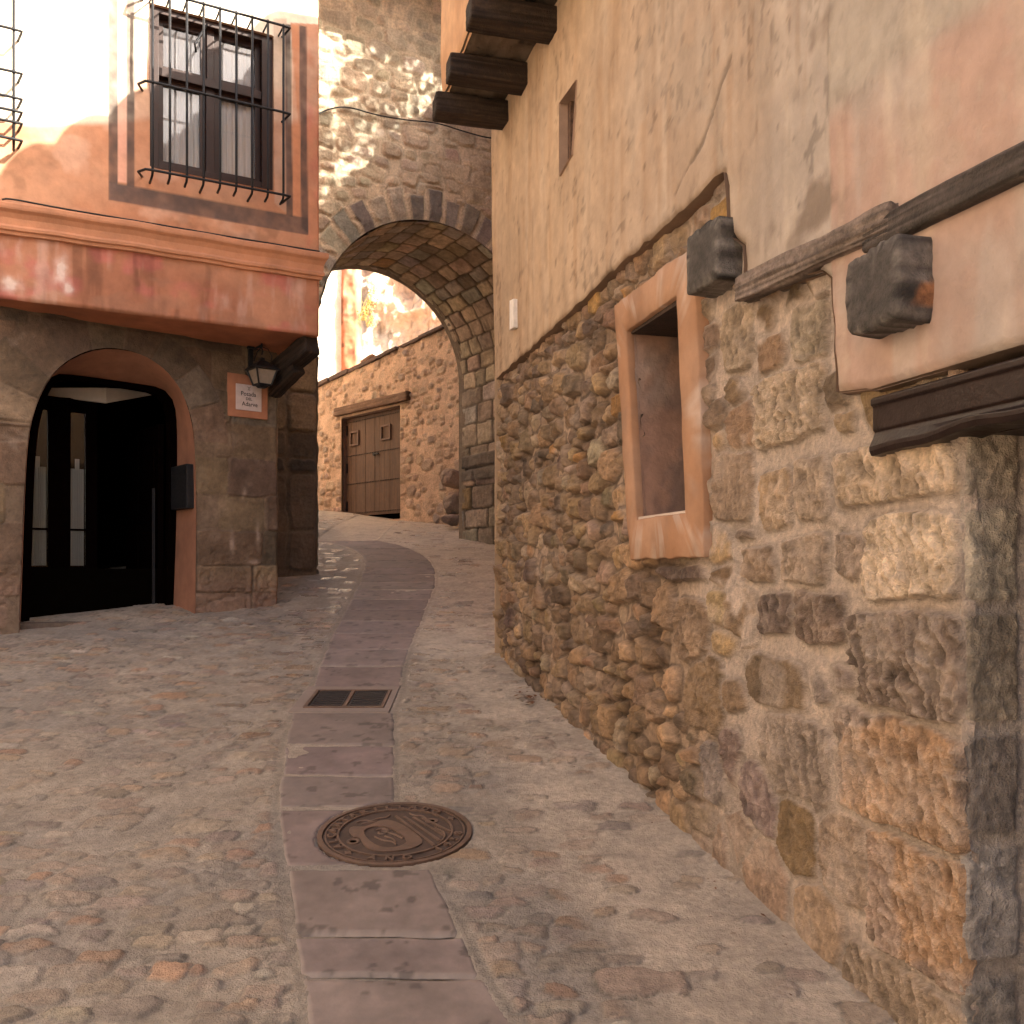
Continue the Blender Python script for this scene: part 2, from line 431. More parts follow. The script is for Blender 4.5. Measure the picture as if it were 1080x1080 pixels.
# ================================================================ GROUND
pathL = [(1140, 330), (1080, 322), (1030, 315), (988, 307), (915, 298), (855, 290), (820, 295), (787, 298), (752, 307), (727, 327), (703, 335), (685, 343), (668, 350), (655, 357), (643, 363), (632, 369), (622, 374), (614, 378), (606, 380), (599, 383), (592, 384), (585, 380), (579, 370), (574, 354), (570, 325)]
pathR = [(1140, 590), (1080, 545), (1030, 512), (988, 493), (915, 457), (855, 420), (820, 418), (787, 418), (752, 417), (727, 425), (703, 428), (685, 434), (668, 440), (655, 446), (643, 450), (632, 455), (622, 459), (614, 461), (606, 461), (599, 459), (592, 455), (585, 446), (579, 434), (574, 418), (570, 398)]
GL = np.array([ghit(x, y) for y, x in pathL]); GR = np.array([ghit(x, y) for y, x in pathR])
mc = ghit(417, 878); mr = 81/FPX*mc[1]
def rwall_dist(X, Y): return ((R.x0-X)*-R.nx + (R.y0-Y)*-R.ny)
def lwall_dist(X, Y): return ((X-L.x0)*L.nx+(Y-L.y0)*L.ny)
def build_ground():
    xs = np.concatenate([[-200, -80, -30, -15, -9, -7], np.arange(-5.6, 2.3, .0115), [2.4, 3, 5, 9, 15, 30, 80, 200]])
    ys = np.concatenate([[-60, -30, -15, -8, -4, -1, 1, 2.0], varstep(2.35, 18.8, lambda y: max(.0075, .0034*y)), [19.5, 21, 24, 30, 45, 70, 120, 200]])
    X, Y = np.meshgrid(xs, ys)
    Z = gz(X, Y)
    X0 = np.clip(X, -6, 3); Y0 = np.clip(Y, 1, 20)
    big = fbm(X0*.9, Y0*.9, 3, 40)*.02
    cob = np.zeros(X.shape); near_path = np.zeros(X.shape, bool)
    # path mask
    pl = np.interp(Y, GL[:, 1], GL[:, 0]); pr = np.interp(Y, GR[:, 1], GR[:, 0])
    dp = np.maximum(pl-X, X-pr)
    # cobbles
    def sz(u, z, r):
        q = r.uniform(.6, 1.25)
        if r.uniform() < .12: q *= 1.5
        return .062*q*r.uniform(.8, 1.35), .040*q
    S = scatter(-5.4, 1.7, 2.35, 9.0, sz, tries=15000, sep=1.75, seed=11)
    S += scatter(-4.2, 1.6, 9.0, 17.5, lambda u, z, r: (.07*r.uniform(.7, 1.4), .05*r.uniform(.8, 1.2)), tries=7000, sep=1.75, seed=12)
    U, V, F1, e, ID = cells(xs, ys, S, p=2.6, warp=.034, wsc=11, seed=21, pl=np.random.default_rng(77).uniform(1.6, 5, len(S)))
    r = np.random.default_rng(5)
    hs = r.uniform(.0, 1, len(S)+1)
    worn = np.clip(.55+.75*fbm(X0*.8, Y0*.6, 3, 33), 0, 1)
    wear_path = np.exp(-np.maximum(dp, 0)/.45)
    expo = np.clip(.55*worn+.35*wear_path+.45*sm(-Y0, -4.2, -2.6)+.3*sm(Y0, 6.2, 8.5)*sm(X0, -2.3, -1.7), 0, 1)
    apron = sm(rwall_dist(X0, Y0)+.12*fbm(X0*2, Y0*2, 3, 8), .40+.12*(Y0 < 4.5), .80)     # mortar margin along the wall foot
    lap = sm(lwall_dist(X0, Y0)+.1*fbm(X0*2, Y0*2, 3, 8), .15, .5)
    expo = np.clip(expo+.45*sm(Y0, 7.5, 9.0), 0, 1)
    expo *= apron*(.25+.75*lap)
    th = .47-.75*expo
    pres = sm(hs[ID], th, th+.25)*(ID >= 0)
    pres *= sm(dp, .015, .035)
    st = sm(e, .0, .006)*pres
    dome = np.clip(1.05-F1, 0, 1)**.6
    flatn = fbm(X0*1.1+ID*.37, Y0*1.1, 2, 19)*0
    H = big + st*(.0035+.0042*np.minimum(dome*2.2, .8)*(.4+hs[ID])*(.4+expo)+.003*sm(-Y0, -4.0, -2.8)*hs[(ID*7)%len(hs)]) + fbm(X0*22, Y0*22, 3, 3)*.0022 + fbm(X0*5, Y0*5, 3, 4)*.006
    H = H + st*ridge(X0*26+ID*1.3, Y0*34, 3, 9)*.0042
    # gutter-like joint beside the slabs
    onp = 1-sm(dp, -.045, -.02)
    H = H*(1-onp)-.012*onp
    flat = sm(np.minimum(dp, 1), .05, .5); H = H-big*(1-flat)
    dm = np.hypot(X-mc[0], Y-mc[1]); fl2 = sm(dm, mr+.03, mr+.25); H = H*fl2+(1-fl2)*.001; H = np.where(dm < mr+.004, -.012, H)
    gx0, gy0 = ghit(325, 748); gx1, gy1 = ghit(410, 729)
    Z = Z+H*(np.abs(X) < 5.7)*(Y > 2.2)*(Y < 18.9)
    mort = mixc(col(.275, .240, .200), col(.225, .203, .18), sm(fbm(X0*1.3, Y0*1.3, 4, 50), -.4, .5))
    mort = mixc(mort, col(.40, .345, .285), (1-apron)*.9)
    mort *= (1+.22*fbm(X0*16, Y0*16, 3, 51))[..., None]
    sc = stone_cols(len(S)+1, [(.23, .17, .13, 4), (.27, .21, .165, 4), (.20, .165, .145, 3), (.31, .22, .14, 2.2), (.27, .155, .09, 1.6), (.14, .125, .12, 1.2), (.37, .32, .27, 1)], 6, .14)
    cs = sc[ID]*(1+.25*fbm(X0*30, Y0*30, 3, 52))[..., None]
    cs = mixc(cs, mort, .34+.42*sm(fbm(X0*7, Y0*7, 4, 58), 0, .5))
    Cc = mixc(mort, cs, np.clip(st*1.2, 0, 1))
    edge = sm(e, -.005, .001)*(1-sm(e, .001, .009))*pres*.42*(.4+hs[(ID*3)%len(hs)])
    Cc = Cc*(1-edge)[..., None]
    dirt = np.exp(-(dp/.012)**2)*.22; Cc = Cc*(1-dirt)[..., None]
    gl = st*np.clip(.2+1.3*np.exp(-np.maximum(dp, 0)/.8), 0, 1)*sm(Y0, 3.9, 5.4)*sm(hs[(ID*5)%len(hs)], .0, .4)
    Cc = Cc*col(1.12, 1.065, .99)
    o = grid_obj('ground', np.stack([X, Y, Z], -1), Cc, M['cobble'], extra=np.clip(gl, 0, 1))
    tag(o, kind='structure')
build_ground()
def build_path():
    Vall = []; Call = []; Q = []
    joints = [1140, 1031, 988, 915, 853, 819, 786.5, 751.5]+[727, 703, 685, 668, 655, 643, 632, 622, 614, 606, 599, 592, 585, 579, 574, 570]
    yl = {y: x for y, x in pathL}; yr = {y: x for y, x in pathR}
    Ly = [y for y, x in pathL][::-1]; Lx = [x for y, x in pathL][::-1]; Rx = [x for y, x in pathR][::-1]
    r = np.random.default_rng(8); b = 0
    for k in range(len(joints)-1):
        y0, y1 = joints[k], joints[k+1]
        if (y0, y1) == (751.5, 727): continue
        c = [ghit(np.interp(y0, Ly, Lx), y0), ghit(np.interp(y0, Ly, Rx), y0), ghit(np.interp(y1, Ly, Rx), y1), ghit(np.interp(y1, Ly, Lx), y1)]
        c = np.array(c)
        if k == 0: c[1] = c[1]+[.0, .0]
        g = .007 if k != 2 else .012
        n, m_ = 46, 30
        s = np.linspace(0, 1, n); t = np.linspace(0, 1, m_); Sg, Tg = np.meshgrid(s, t)
        lenx = np.linalg.norm(c[1]-c[0]); leny = max(.1, np.linalg.norm(c[3]-c[0]))
        g = min(g, leny*.05)
        Sp = (g+Sg*(lenx-2*g))/lenx; Tp = (g+Tg*(leny-2*g))/leny
        Pxy = (c[0]*((1-Sp)*(1-Tp))[..., None]+c[1]*(Sp*(1-Tp))[..., None]+c[2]*(Sp*Tp)[..., None]+c[3]*((1-Sp)*Tp)[..., None])
        ed = np.minimum(np.minimum(Sg, 1-Sg)*lenx, np.minimum(Tg, 1-Tg)*leny)
        X, Y = Pxy[..., 0], Pxy[..., 1]
        wob = fbm(X*7, Y*7, 3, 60+k)*.014*(1-sm(ed, 0, .05))
        X = X+wob; Y = Y+fbm(X*8, Y*8, 3, 80+k)*.012*(1-sm(ed, 0, .05))
        dm = np.hypot(X-mc[0], Y-mc[1])
        Z = gz(X, Y)+fbm(X*.9, Y*.9, 3, 40)*.02*.0+.004*r.uniform(.3, 1.3)+fbm(X*4, Y*4, 3, 61)*.003+fbm(X*18, Y*18, 3, 62)*.0012-.012*(1-sm(ed, -.001, .012))
        Z = np.where(dm < mr+.004, gz(X, Y)-.02, Z)
        base = col(.215, .167, .148)*r.uniform(.86, 1.12)*(1+r.normal(0, .012, 3))
        cc = mixc(base, base*.78, sm(fbm(X*3, Y*3, 4, 70+k), -.1, .6)); cc = mixc(cc, col(.29, .245, .205), sm(-ed, -.03, 0)*.6)
        cc = cc*(1+.16*fbm(X*25, Y*25, 4, 71)+.14*fbm(X*6, Y*6, 4, 72))[..., None]; sp_ = sm(fbm(X*14, Y*14, 3, 73), .42, .5)*.4; cc = cc*(1-sp_)[..., None]
        P = np.stack([X, Y, Z], -1)
        idx = np.arange(n*m_).reshape(m_, n)+b
        Q.append(np.stack([idx[:-1, :-1], idx[:-1, 1:], idx[1:, 1:], idx[1:, :-1]], -1).reshape(-1, 4)); b += n*m_
        Vall.append(P.reshape(-1, 3)); Call.append(cc.reshape(-1, 3))
    V = np.concatenate(Vall); q = np.concatenate(Q)
    me = bpy.data.meshes.new('path'); me.from_pydata(V.tolist(), [], q.tolist()); me.update()
    me.polygons.foreach_set('use_smooth', [True]*len(me.polygons)); setcol(me, np.concatenate(Call))
    tag(link('path', me, None, M['slab']), kind='structure')
build_path()

# ================================================================ RIGHT-HAND HOUSE
house = thing('stone_house', 'tan plastered house on the right over a rough rubble wall, with timber beam ends', 'house', R.P(2.5, -1.2))
uC = R.uv(1020, 700)[0]
win = pp(R, [(668, 350), (722, 313), (732, 541), (679, 548)])
sur = pp(R, [(655, 321), (742, 257), (752, 587), (672, 590)])
def build_rwall():
    def du(u):
        Y = R.y0+R.ty*u; X = R.x0+R.tx*u
        return min(.0125, max(.0042, 1.5/(1000*(.2516*Y+.968*X)/Y**2)))
    us = varstep(-.0, uC, du); zs = np.arange(-1.6, 1.62, .0056)
    def bx(x0, x1, y0, y1, g=.024):
        a = R.uv(x0, (y0+y1)/2); b = R.uv(x1, (y0+y1)/2); xm = (x0+x1)/2
        Ym = R.y0+R.ty*(a[0]+b[0])/2
        z1 = (HY-y0)/FPX*Ym; z0 = (HY-y1)/FPX*Ym
        return ((a[0]+b[0])/2, (z0+z1)/2, (b[0]-a[0])/2-g*.3, (z1-z0)/2-g*.3)
    # blocks one can pick out in the photograph: x0,x1,y0,y1, colour, tooled, proud
    B = [
        (883, 1017, 463, 532, (.46, .36, .25), 1.0, .020), (915, 1017, 540, 634, (.49, .395, .28), 1.0, .022),
        (903, 1017, 645, 752, (.165, .125, .095), 1.2, .022), (885, 1024, 758, 880, (.25, .195, .155), 1.0, .018),
        (918, 1028, 884, 1022, (.30, .22, .165), 1.0, .018), (893, 1030, 1026, 1150, (.34, .265, .19), .8, .012),
        (787, 852, 690, 748, (.20, .145, .09), .1, .010), (838, 897, 622, 682, (.185, .135, .10), .7, .018),
        (803, 838, 622, 674, (.16, .12, .095), .6, .018), (806, 884, 757, 852, (.255, .205, .16), .6, .010),
        (823, 862, 838, 925, (.21, .145, .075), .2, .012), (865, 918, 852, 955, (.31, .235, .17), .4, .010),
        (745, 782, 782, 852, (.24, .205, .18), .4, .012), (784, 825, 803, 882, (.22, .165, .145), .5, .012),
        (756, 832, 875, 960, (.34, .24, .17), .3, .010), (842, 892, 928, 1010, (.37, .27, .18), .3, .010),
        (798, 872, 392, 466, (.39, .31, .22), 1.1, .026), (752, 796, 478, 552, (.29, .215, .15), .3, .012),
        (838, 880, 478, 552, (.37, .29, .21), .5, .012), (802, 836, 492, 560, (.36, .26, .16), .6, .012),
        (826, 876, 563, 618, (.31, .24, .175), .7, .014), (784, 820, 573, 614, (.26, .19, .13), .8, .020),
        (884, 916, 556, 612, (.33, .26, .20), .5, .016), (728, 765, 690, 770, (.24, .17, .10), .2, .016),
        (760, 796, 320, 392, (.33, .26, .18), .6, .014), (836, 874, 318, 382, (.31, .26, .19), .7, .012),
        (880, 905, 425, 458, (.38, .28, .17), .3, .014), (690, 752, 592, 614, (.12, .085, .065), .4, .026),
        (715, 748, 630, 700, (.28, .20, .13), .3, .016), (765, 800, 850, 960, (.30, .22, .16), .3, .010),
        (878, 915, 700, 735, (.24, .19, .16), .5, .012), (858, 884, 710, 745, (.20, .165, .14), .4, .014),
        (757, 784, 765, 850, (.20, .145, .12), .5, .014),
        (770, 800, 552, 572, (.2, .15, .11), .5, .018)]
    fixed = [bx(*b[:4]) for b in B]
    def af(u, z, r):
        w = float(sm(np.array(u), 2.9, 3.7))
        q = r.uniform(.6, 1.35)
        a = (.090+.030*w)*q*r.uniform(.8, 1.35); b = (.073+.012*w)*q*r.uniform(.85, 1.15)
        return a, b
    S = scatter(-.1, uC+.05, -1.8, 1.75, af, fixed=fixed, tries=14000, sep=1.36, seed=3)
    nf = len(B); n = len(S)
    pe = np.random.default_rng(70).uniform(1.5, 5, n); pe[:nf] = [9 if x[5] >= .7 else 4 for x in B]
    U, Z, F1, e, ID = cells(us, zs, S, warp=.020, wsc=9, seed=1, pl=pe)
    r = np.random.default_rng(14)
    prot = np.concatenate([[b[6] for b in B], r.uniform(.0, .034, n-nf), [0]])
    tool = np.concatenate([[b[5] for b in B], np.full(n-nf, .35), [0]])
    tx = r.normal(0, .16, n+1); tz = r.normal(-.02, .12, n+1)
    tx[:nf] *= .15; tz[:nf] *= .15
    Sx = np.array([s[0] for s in S]+[0.]); Sz = np.array([s[1] for s in S]+[0.])
    w = sm(U+.25*fbm(U*1.5, Z*1.5, 3, 77), 3.05, 3.75)*(1-0)             # smooth re-pointed zone near the corner
    lo = sm(-Z, .75, 1.0)*.6*(1-w); 
    pr = prot[ID]*(1-.45*w)
    fixedm = (ID >= 0) & (ID < nf)
    st = np.where(fixedm, sm(e, .008, .014), sm(e, .002, .020+.006*(1-w)))
    face = pr+(tx[ID]*(U-Sx[ID])+tz[ID]*(Z-Sz[ID]))*(1-.5*w)
    rot = (ID*2.399)%6.283; RU = U*np.cos(rot)-Z*np.sin(rot); RZ = U*np.sin(rot)+Z*np.cos(rot)
    nz = ridge(RU*9+ID, RZ*6, 5, 30)*.017*(1-.6*w)+ridge(RU*26, RZ*20, 4, 31)*.0085+fbm(U*5, Z*5, 3, 35)*.010*(1-w*.5)
    nz = nz-.012*(1-.5*w)*sm(ridge(RU*4+ID*3, RZ*6, 2, 37), .55, .9)
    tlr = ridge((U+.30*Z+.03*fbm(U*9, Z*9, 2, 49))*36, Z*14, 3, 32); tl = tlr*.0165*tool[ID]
    jd = .5+.5*fbm(U*3.1, Z*3.1, 3, 55)*2; H = (-.032*(1-w)*np.clip(jd, .25, 1)-.006*w)*(1-st)+st*(face+nz+tl)+(1-st)*fbm(U*14, Z*14, 3, 33)*.006
    # re-pointing mortar smeared partly over the stones near the corner
    smear = sm(fbm(U*4.2, Z*4.2, 4, 36), .20, .42)*w*(~fixedm)*(1-0)
    smear = np.maximum(smear, (1-w)*.8*sm(fbm(U*5.5, Z*5.5, 4, 56), .32, .5)*(1-sm(e, .012, .04)))
    smear = np.maximum(smear, w*sm(fbm(U*6, Z*6, 3, 38), .25, .5)*.5*(1-sm(e, .01, .03)))
    H = H*(1-smear)+smear*(.010*w+.004+fbm(U*8, Z*8, 3, 39)*.006)
    H = H+fbm(U*.8, Z*.8, 2, 45)*.015
    gfz = gz(0*U, R.y0+R.ty*U); H = H-np.maximum(H-.012, 0)*(1-sm(Z-gfz, .0, .22))*.6
    H = np.where(Z > 1.36, np.minimum(H, .02), H)
    dsur = poly_sdf(U, Z, sur); H = np.where(dsur < .02, np.minimum(H, .018+.5*np.maximum(dsur, 0)), H)
    H = np.where(dsur < -.02, np.minimum(H, -.01), H)
    H -= .03*sm(U, uC-.006, uC)
    pal1 = [(.30, .205, .115, 4), (.25, .175, .105, 4), (.20, .145, .095, 3), (.36, .25, .14, 3), (.15, .11, .08, 2), (.33, .26, .18, 1.5), (.38, .22, .08, .6)]
    sc = stone_cols(n+1, pal1, 4, .13)
    for i, b in enumerate(B): sc[i] = b[4]
    cs = sc[ID]
    # lichen-free orange faces on two quoins
    og = np.array([.42, .255, .13])
    for i, thr, cx_ in ((3, -.02, .62), (4, .05, .5)):
        mk = (ID == i)*sm(fbm(U*3.3+i, Z*3.3, 3, 90)+.45*(1-np.abs((U-Sx[i])/fixed[i][2]+.1)*1.2), thr+.1, thr+.28)
        cs = mixc(cs, og*1.0, mk*.62)
    gr = sm(U, 3.0, 3.8)[..., None]
    cs = cs*(1-gr*.0)
    vary = 1+.42*fbm(U*11, Z*11, 5, 41)+.22*fbm(U*3, Z*3, 3, 42)+(.85*tlr*np.clip(tool[ID], 0, 1)*fixedm+.22*ridge(RU*26, RZ*20, 3, 31))  # tooled crests lightened in colour to stand in for highlights
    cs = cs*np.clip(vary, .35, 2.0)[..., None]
    pits = sm(ridge(U*18, Z*18, 3, 47), .35, .8)*.35; cs = cs*(1-pits*(1-.4*w))[..., None]
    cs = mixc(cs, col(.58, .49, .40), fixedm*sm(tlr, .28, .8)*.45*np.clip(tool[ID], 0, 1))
    # pale film of mortar and lime
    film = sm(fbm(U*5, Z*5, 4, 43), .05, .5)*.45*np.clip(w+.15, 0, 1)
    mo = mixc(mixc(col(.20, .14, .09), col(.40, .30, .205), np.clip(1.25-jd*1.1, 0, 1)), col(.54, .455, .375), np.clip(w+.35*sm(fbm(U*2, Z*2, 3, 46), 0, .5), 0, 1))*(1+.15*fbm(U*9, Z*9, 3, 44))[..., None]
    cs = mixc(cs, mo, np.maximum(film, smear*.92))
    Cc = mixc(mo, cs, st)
    crev = (1-sm(np.abs(e-.004), 0, .010))*.55*(1-.55*w)*(e > -.02); Cc = Cc*(1-crev)[..., None]  # shade between the stones painted into the joint colour
    # darker band towards the foot
    Cc = mixc(Cc, Cc*.8, sm(-(Z-gz(0*U, R.y0+R.ty*U)), -.18, .0)*.6)
    Cc = Cc*mixc(col(1.18, 1.09, 1.05), col(1.14, 1.08, 1.04), w)
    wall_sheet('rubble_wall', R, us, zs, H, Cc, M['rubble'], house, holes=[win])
build_rwall()

# upper plaster coat with its broken lower edge
PL_D = .046
def pu(px): return R.uv(px, 300, PL_D)[0]
def build_rplaster():
    e1 = pp(R, [(524, 399), (560, 368), (600, 330), (640, 293), (680, 258), (715, 226), (745, 198), (764, 182)], PL_D)
    e2 = pp(R, [(766, 215), (768, 245), (784, 262), (785, 302), (800, 303), (830, 298), (866, 288), (877, 292), (880, 350), (882, 415), (914, 414), (920, 412)], PL_D)
    edge = []
    r = random.Random(4)
    for a, b in zip((e1+e2)[:-1], (e1+e2)[1:]):
        n = max(1, int(math.hypot(a[0]-b[0], a[1]-b[1])/.06))
        for k in range(n):
            f = k/n; edge.append((a[0]+(b[0]-a[0])*f+r.uniform(-.006, .006), a[1]+(b[1]-a[1])*f+r.uniform(-.010, .010)))
    edge.append((e1+e2)[-1])
    z_l = edge[-1][1]
    below = [(-1, edge[0][1])]+edge+[(7.9, z_l), (7.9, -3), (-1, -3)]
    slit = pp(R, [(590, 109), (608, 84), (603, 163), (590, 186)], PL_D)
    def du(u):
        Y = R.y0+R.ty*u; X = R.x0+R.tx*u
        return min(.03, max(.010, 2.5/(1000*(.2516*Y+.968*X)/Y**2)))
    us = varstep(-.02, 6.4, du); zs = np.concatenate([np.arange(.45, 3.45, .0125), np.arange(3.5, 5.5, .1)])
    U, Z = np.meshgrid(us, zs)
    sd = poly_sdf(U, Z, below)
    usal = pu(880)
    H = PL_D+fbm(U*.9, Z*.7, 3, 101)*.022+fbm(U*4, Z*2.4, 4, 102)*.0045+fbm(U*16, Z*7, 4, 103)*.0014
    H = H-.035*(1-sm(sd, 0, .03))**2*.6
    pn = sm(U, usal-.012, usal+.012)*(Z < 9)
    # thicker newer render of the salmon panel
    H = H+pn*.008
    # colours
    base = mixc(col(.52, .375, .255), col(.45, .345, .265), sm(U+.5*fbm(U*.8, Z*.8, 3, 104), 1.6, 3.4))
    base = mixc(base, col(.40, .345, .305), sm(U+.6*fbm(U*1.2, Z*1.2, 3, 105), 3.6, 4.6)*.9)
    st = fbm(U*12, Z*1.1, 5, 106)+.35*fbm(U*40, Z*3, 3, 119)
    base = mixc(base, base*col(.82, .72, .62), sm(st, .05, .5)*.55)
    base = mixc(base, base*1.15, sm(fbm(U*3.2, Z*1.6, 4, 107), .05, .5)*.6)
    blot = sm(ridge(U*9, Z*3.0, 4, 108), .45, .85)*.22; base = base*(1-blot)[..., None]
    spots = sm(fbm(U*30, Z*17, 4, 109)+.5*fbm(U*2, Z*2, 3, 117), .45, .62)*.34; base = base*(1-spots)[..., None]
    # salmon limewash panel over the doorway with grey bare patches above
    lim = 1.33+.10*fbm(U*2.0, Z*2.0, 4, 110)
    sal = pn*(1-sm(Z, lim-.05, lim+.05))
    salc = mixc(col(.42, .29, .24), col(.40, .335, .295), sm(fbm(U*3, Z*2.2, 4, 111)+.35*sm(Z, .3, .9)*sm(-Z, -.95, -.7), -.1, .45))
    salc = mixc(salc, col(.47, .41, .375), sm(fbm(U*8, Z*1.6, 4, 112), .18, .5)*.5)
    base = mixc(base, salc, sal*.92)
    greyp = pn*sm(Z, lim-.02, lim+.06)*sm(fbm(U*2.4, Z*2.4, 4, 113), -.3, .2); base = mixc(base, col(.38, .335, .285), greyp*.7)
    bare = sm(fbm(U*3.0+.4*Z, Z*1.8, 5, 118)+.25*fbm(U*14, Z*10, 3, 121), .22, .30)*sm(U, 1.5, 3.2); base = mixc(base, col(.42, .36, .30), bare*.30); H -= bare*.0025
    drip = sm(fbm(U*7, Z*.55, 4, 122), .12, .45)*.30; base = mixc(base, base*col(.72, .66, .60), drip)
    pale = sm(fbm(U*11, Z*.9, 4, 123), .22, .5)*.22; base = mixc(base, col(.60, .50, .40), pale)
    # dirty scrapes above the beam
    dark = sm(fbm(U*6, Z*6, 4, 114)+.9*np.exp(-(((U-R.uv(868, 250)[0])/.22)**2+((Z-(1.10))/.10)**2)), .45, .95); base = mixc(base, col(.17, .125, .095), dark*.75)
    darken = sm(-sd, -.055, -.0)*.65*(U < 4.2); base = mixc(base, col(.17, .115, .075), darken*sm(fbm(U*7, Z*7, 3, 115), -.5, .2))  # plaster browner towards its broken lower edge
    # hairline crack
    ck = pp(R, [(772, 60), (752, 120), (742, 150), (724, 180), (712, 205), (710, 222)], PL_D)
    dc = np.full(U.shape, 9.)
    for a, b in zip(ck[:-1], ck[1:]):
        L2 = (b[0]-a[0])**2+(b[1]-a[1])**2; t = np.clip(((U-a[0])*(b[0]-a[0])+(Z-a[1])*(b[1]-a[1]))/L2, 0, 1)
        dc = np.minimum(dc, np.hypot(U-a[0]-t*(b[0]-a[0]), Z-a[1]-t*(b[1]-a[1])))
    dc = dc+.012*fbm(U*12, Z*12, 2, 116); ckm = 1-sm(dc, .004, .013)
    H -= .006*ckm; base = base*(1-.45*ckm)[..., None]
    base = base*col(.84, .825, .785)
    wall_sheet('plaster_wall', R, us, zs, H, base, M['plaster'], house, holes=[below, slit])
    # broken thickness of the plaster edge
    mb = MB(); ed = edge+[(6.4, z_l)]
    V = []; F = []
    for i, (u, z) in enumerate(ed):
        V.append(R.P(u, z-.002, -.03)); V.append(R.P(u, z-.004, .012)); V.append(R.P(u, z+.004, PL_D+.002))
    for i in range(len(ed)-1):
        for k in range(2): F.append((3*i+k, 3*i+k+1, 3*i+4+k, 3*i+3+k))
    mesh_obj('plaster_edge', V, F, M['plaster'], house, (.20, .13, .085), True)
    # slit window reveal
    sw = MB(); n = 4
    w2 = [(p[0], p[1]) for p in slit]
    for i in range(4):
        a, b = w2[i], w2[(i+1) % 4]
        sw.add([R.P(a[0], a[1], PL_D+.003), R.P(b[0], b[1], PL_D+.003), R.P(b[0], b[1], -.025), R.P(a[0], a[1], -.025)], [(0, 1, 2, 3)])
    sw.build('slit_reveal', M['plaster'], house, (.40, .27, .19))
    ws = MB(); ws.box(R, slit[0][0]+.0, slit[1][0], slit[3][1], slit[0][1], -.06, -.027)
    sh = ws.build('slit_window', M['wood_dark'], house)
    ws = MB(); ws.box(R, slit[0][0]-.03, slit[0][0]+.05, slit[3][1], slit[0][1], -.0265, -.005); ws.build('frame', M['wood'], sh, (.14, .08, .05))
build_rplaster()
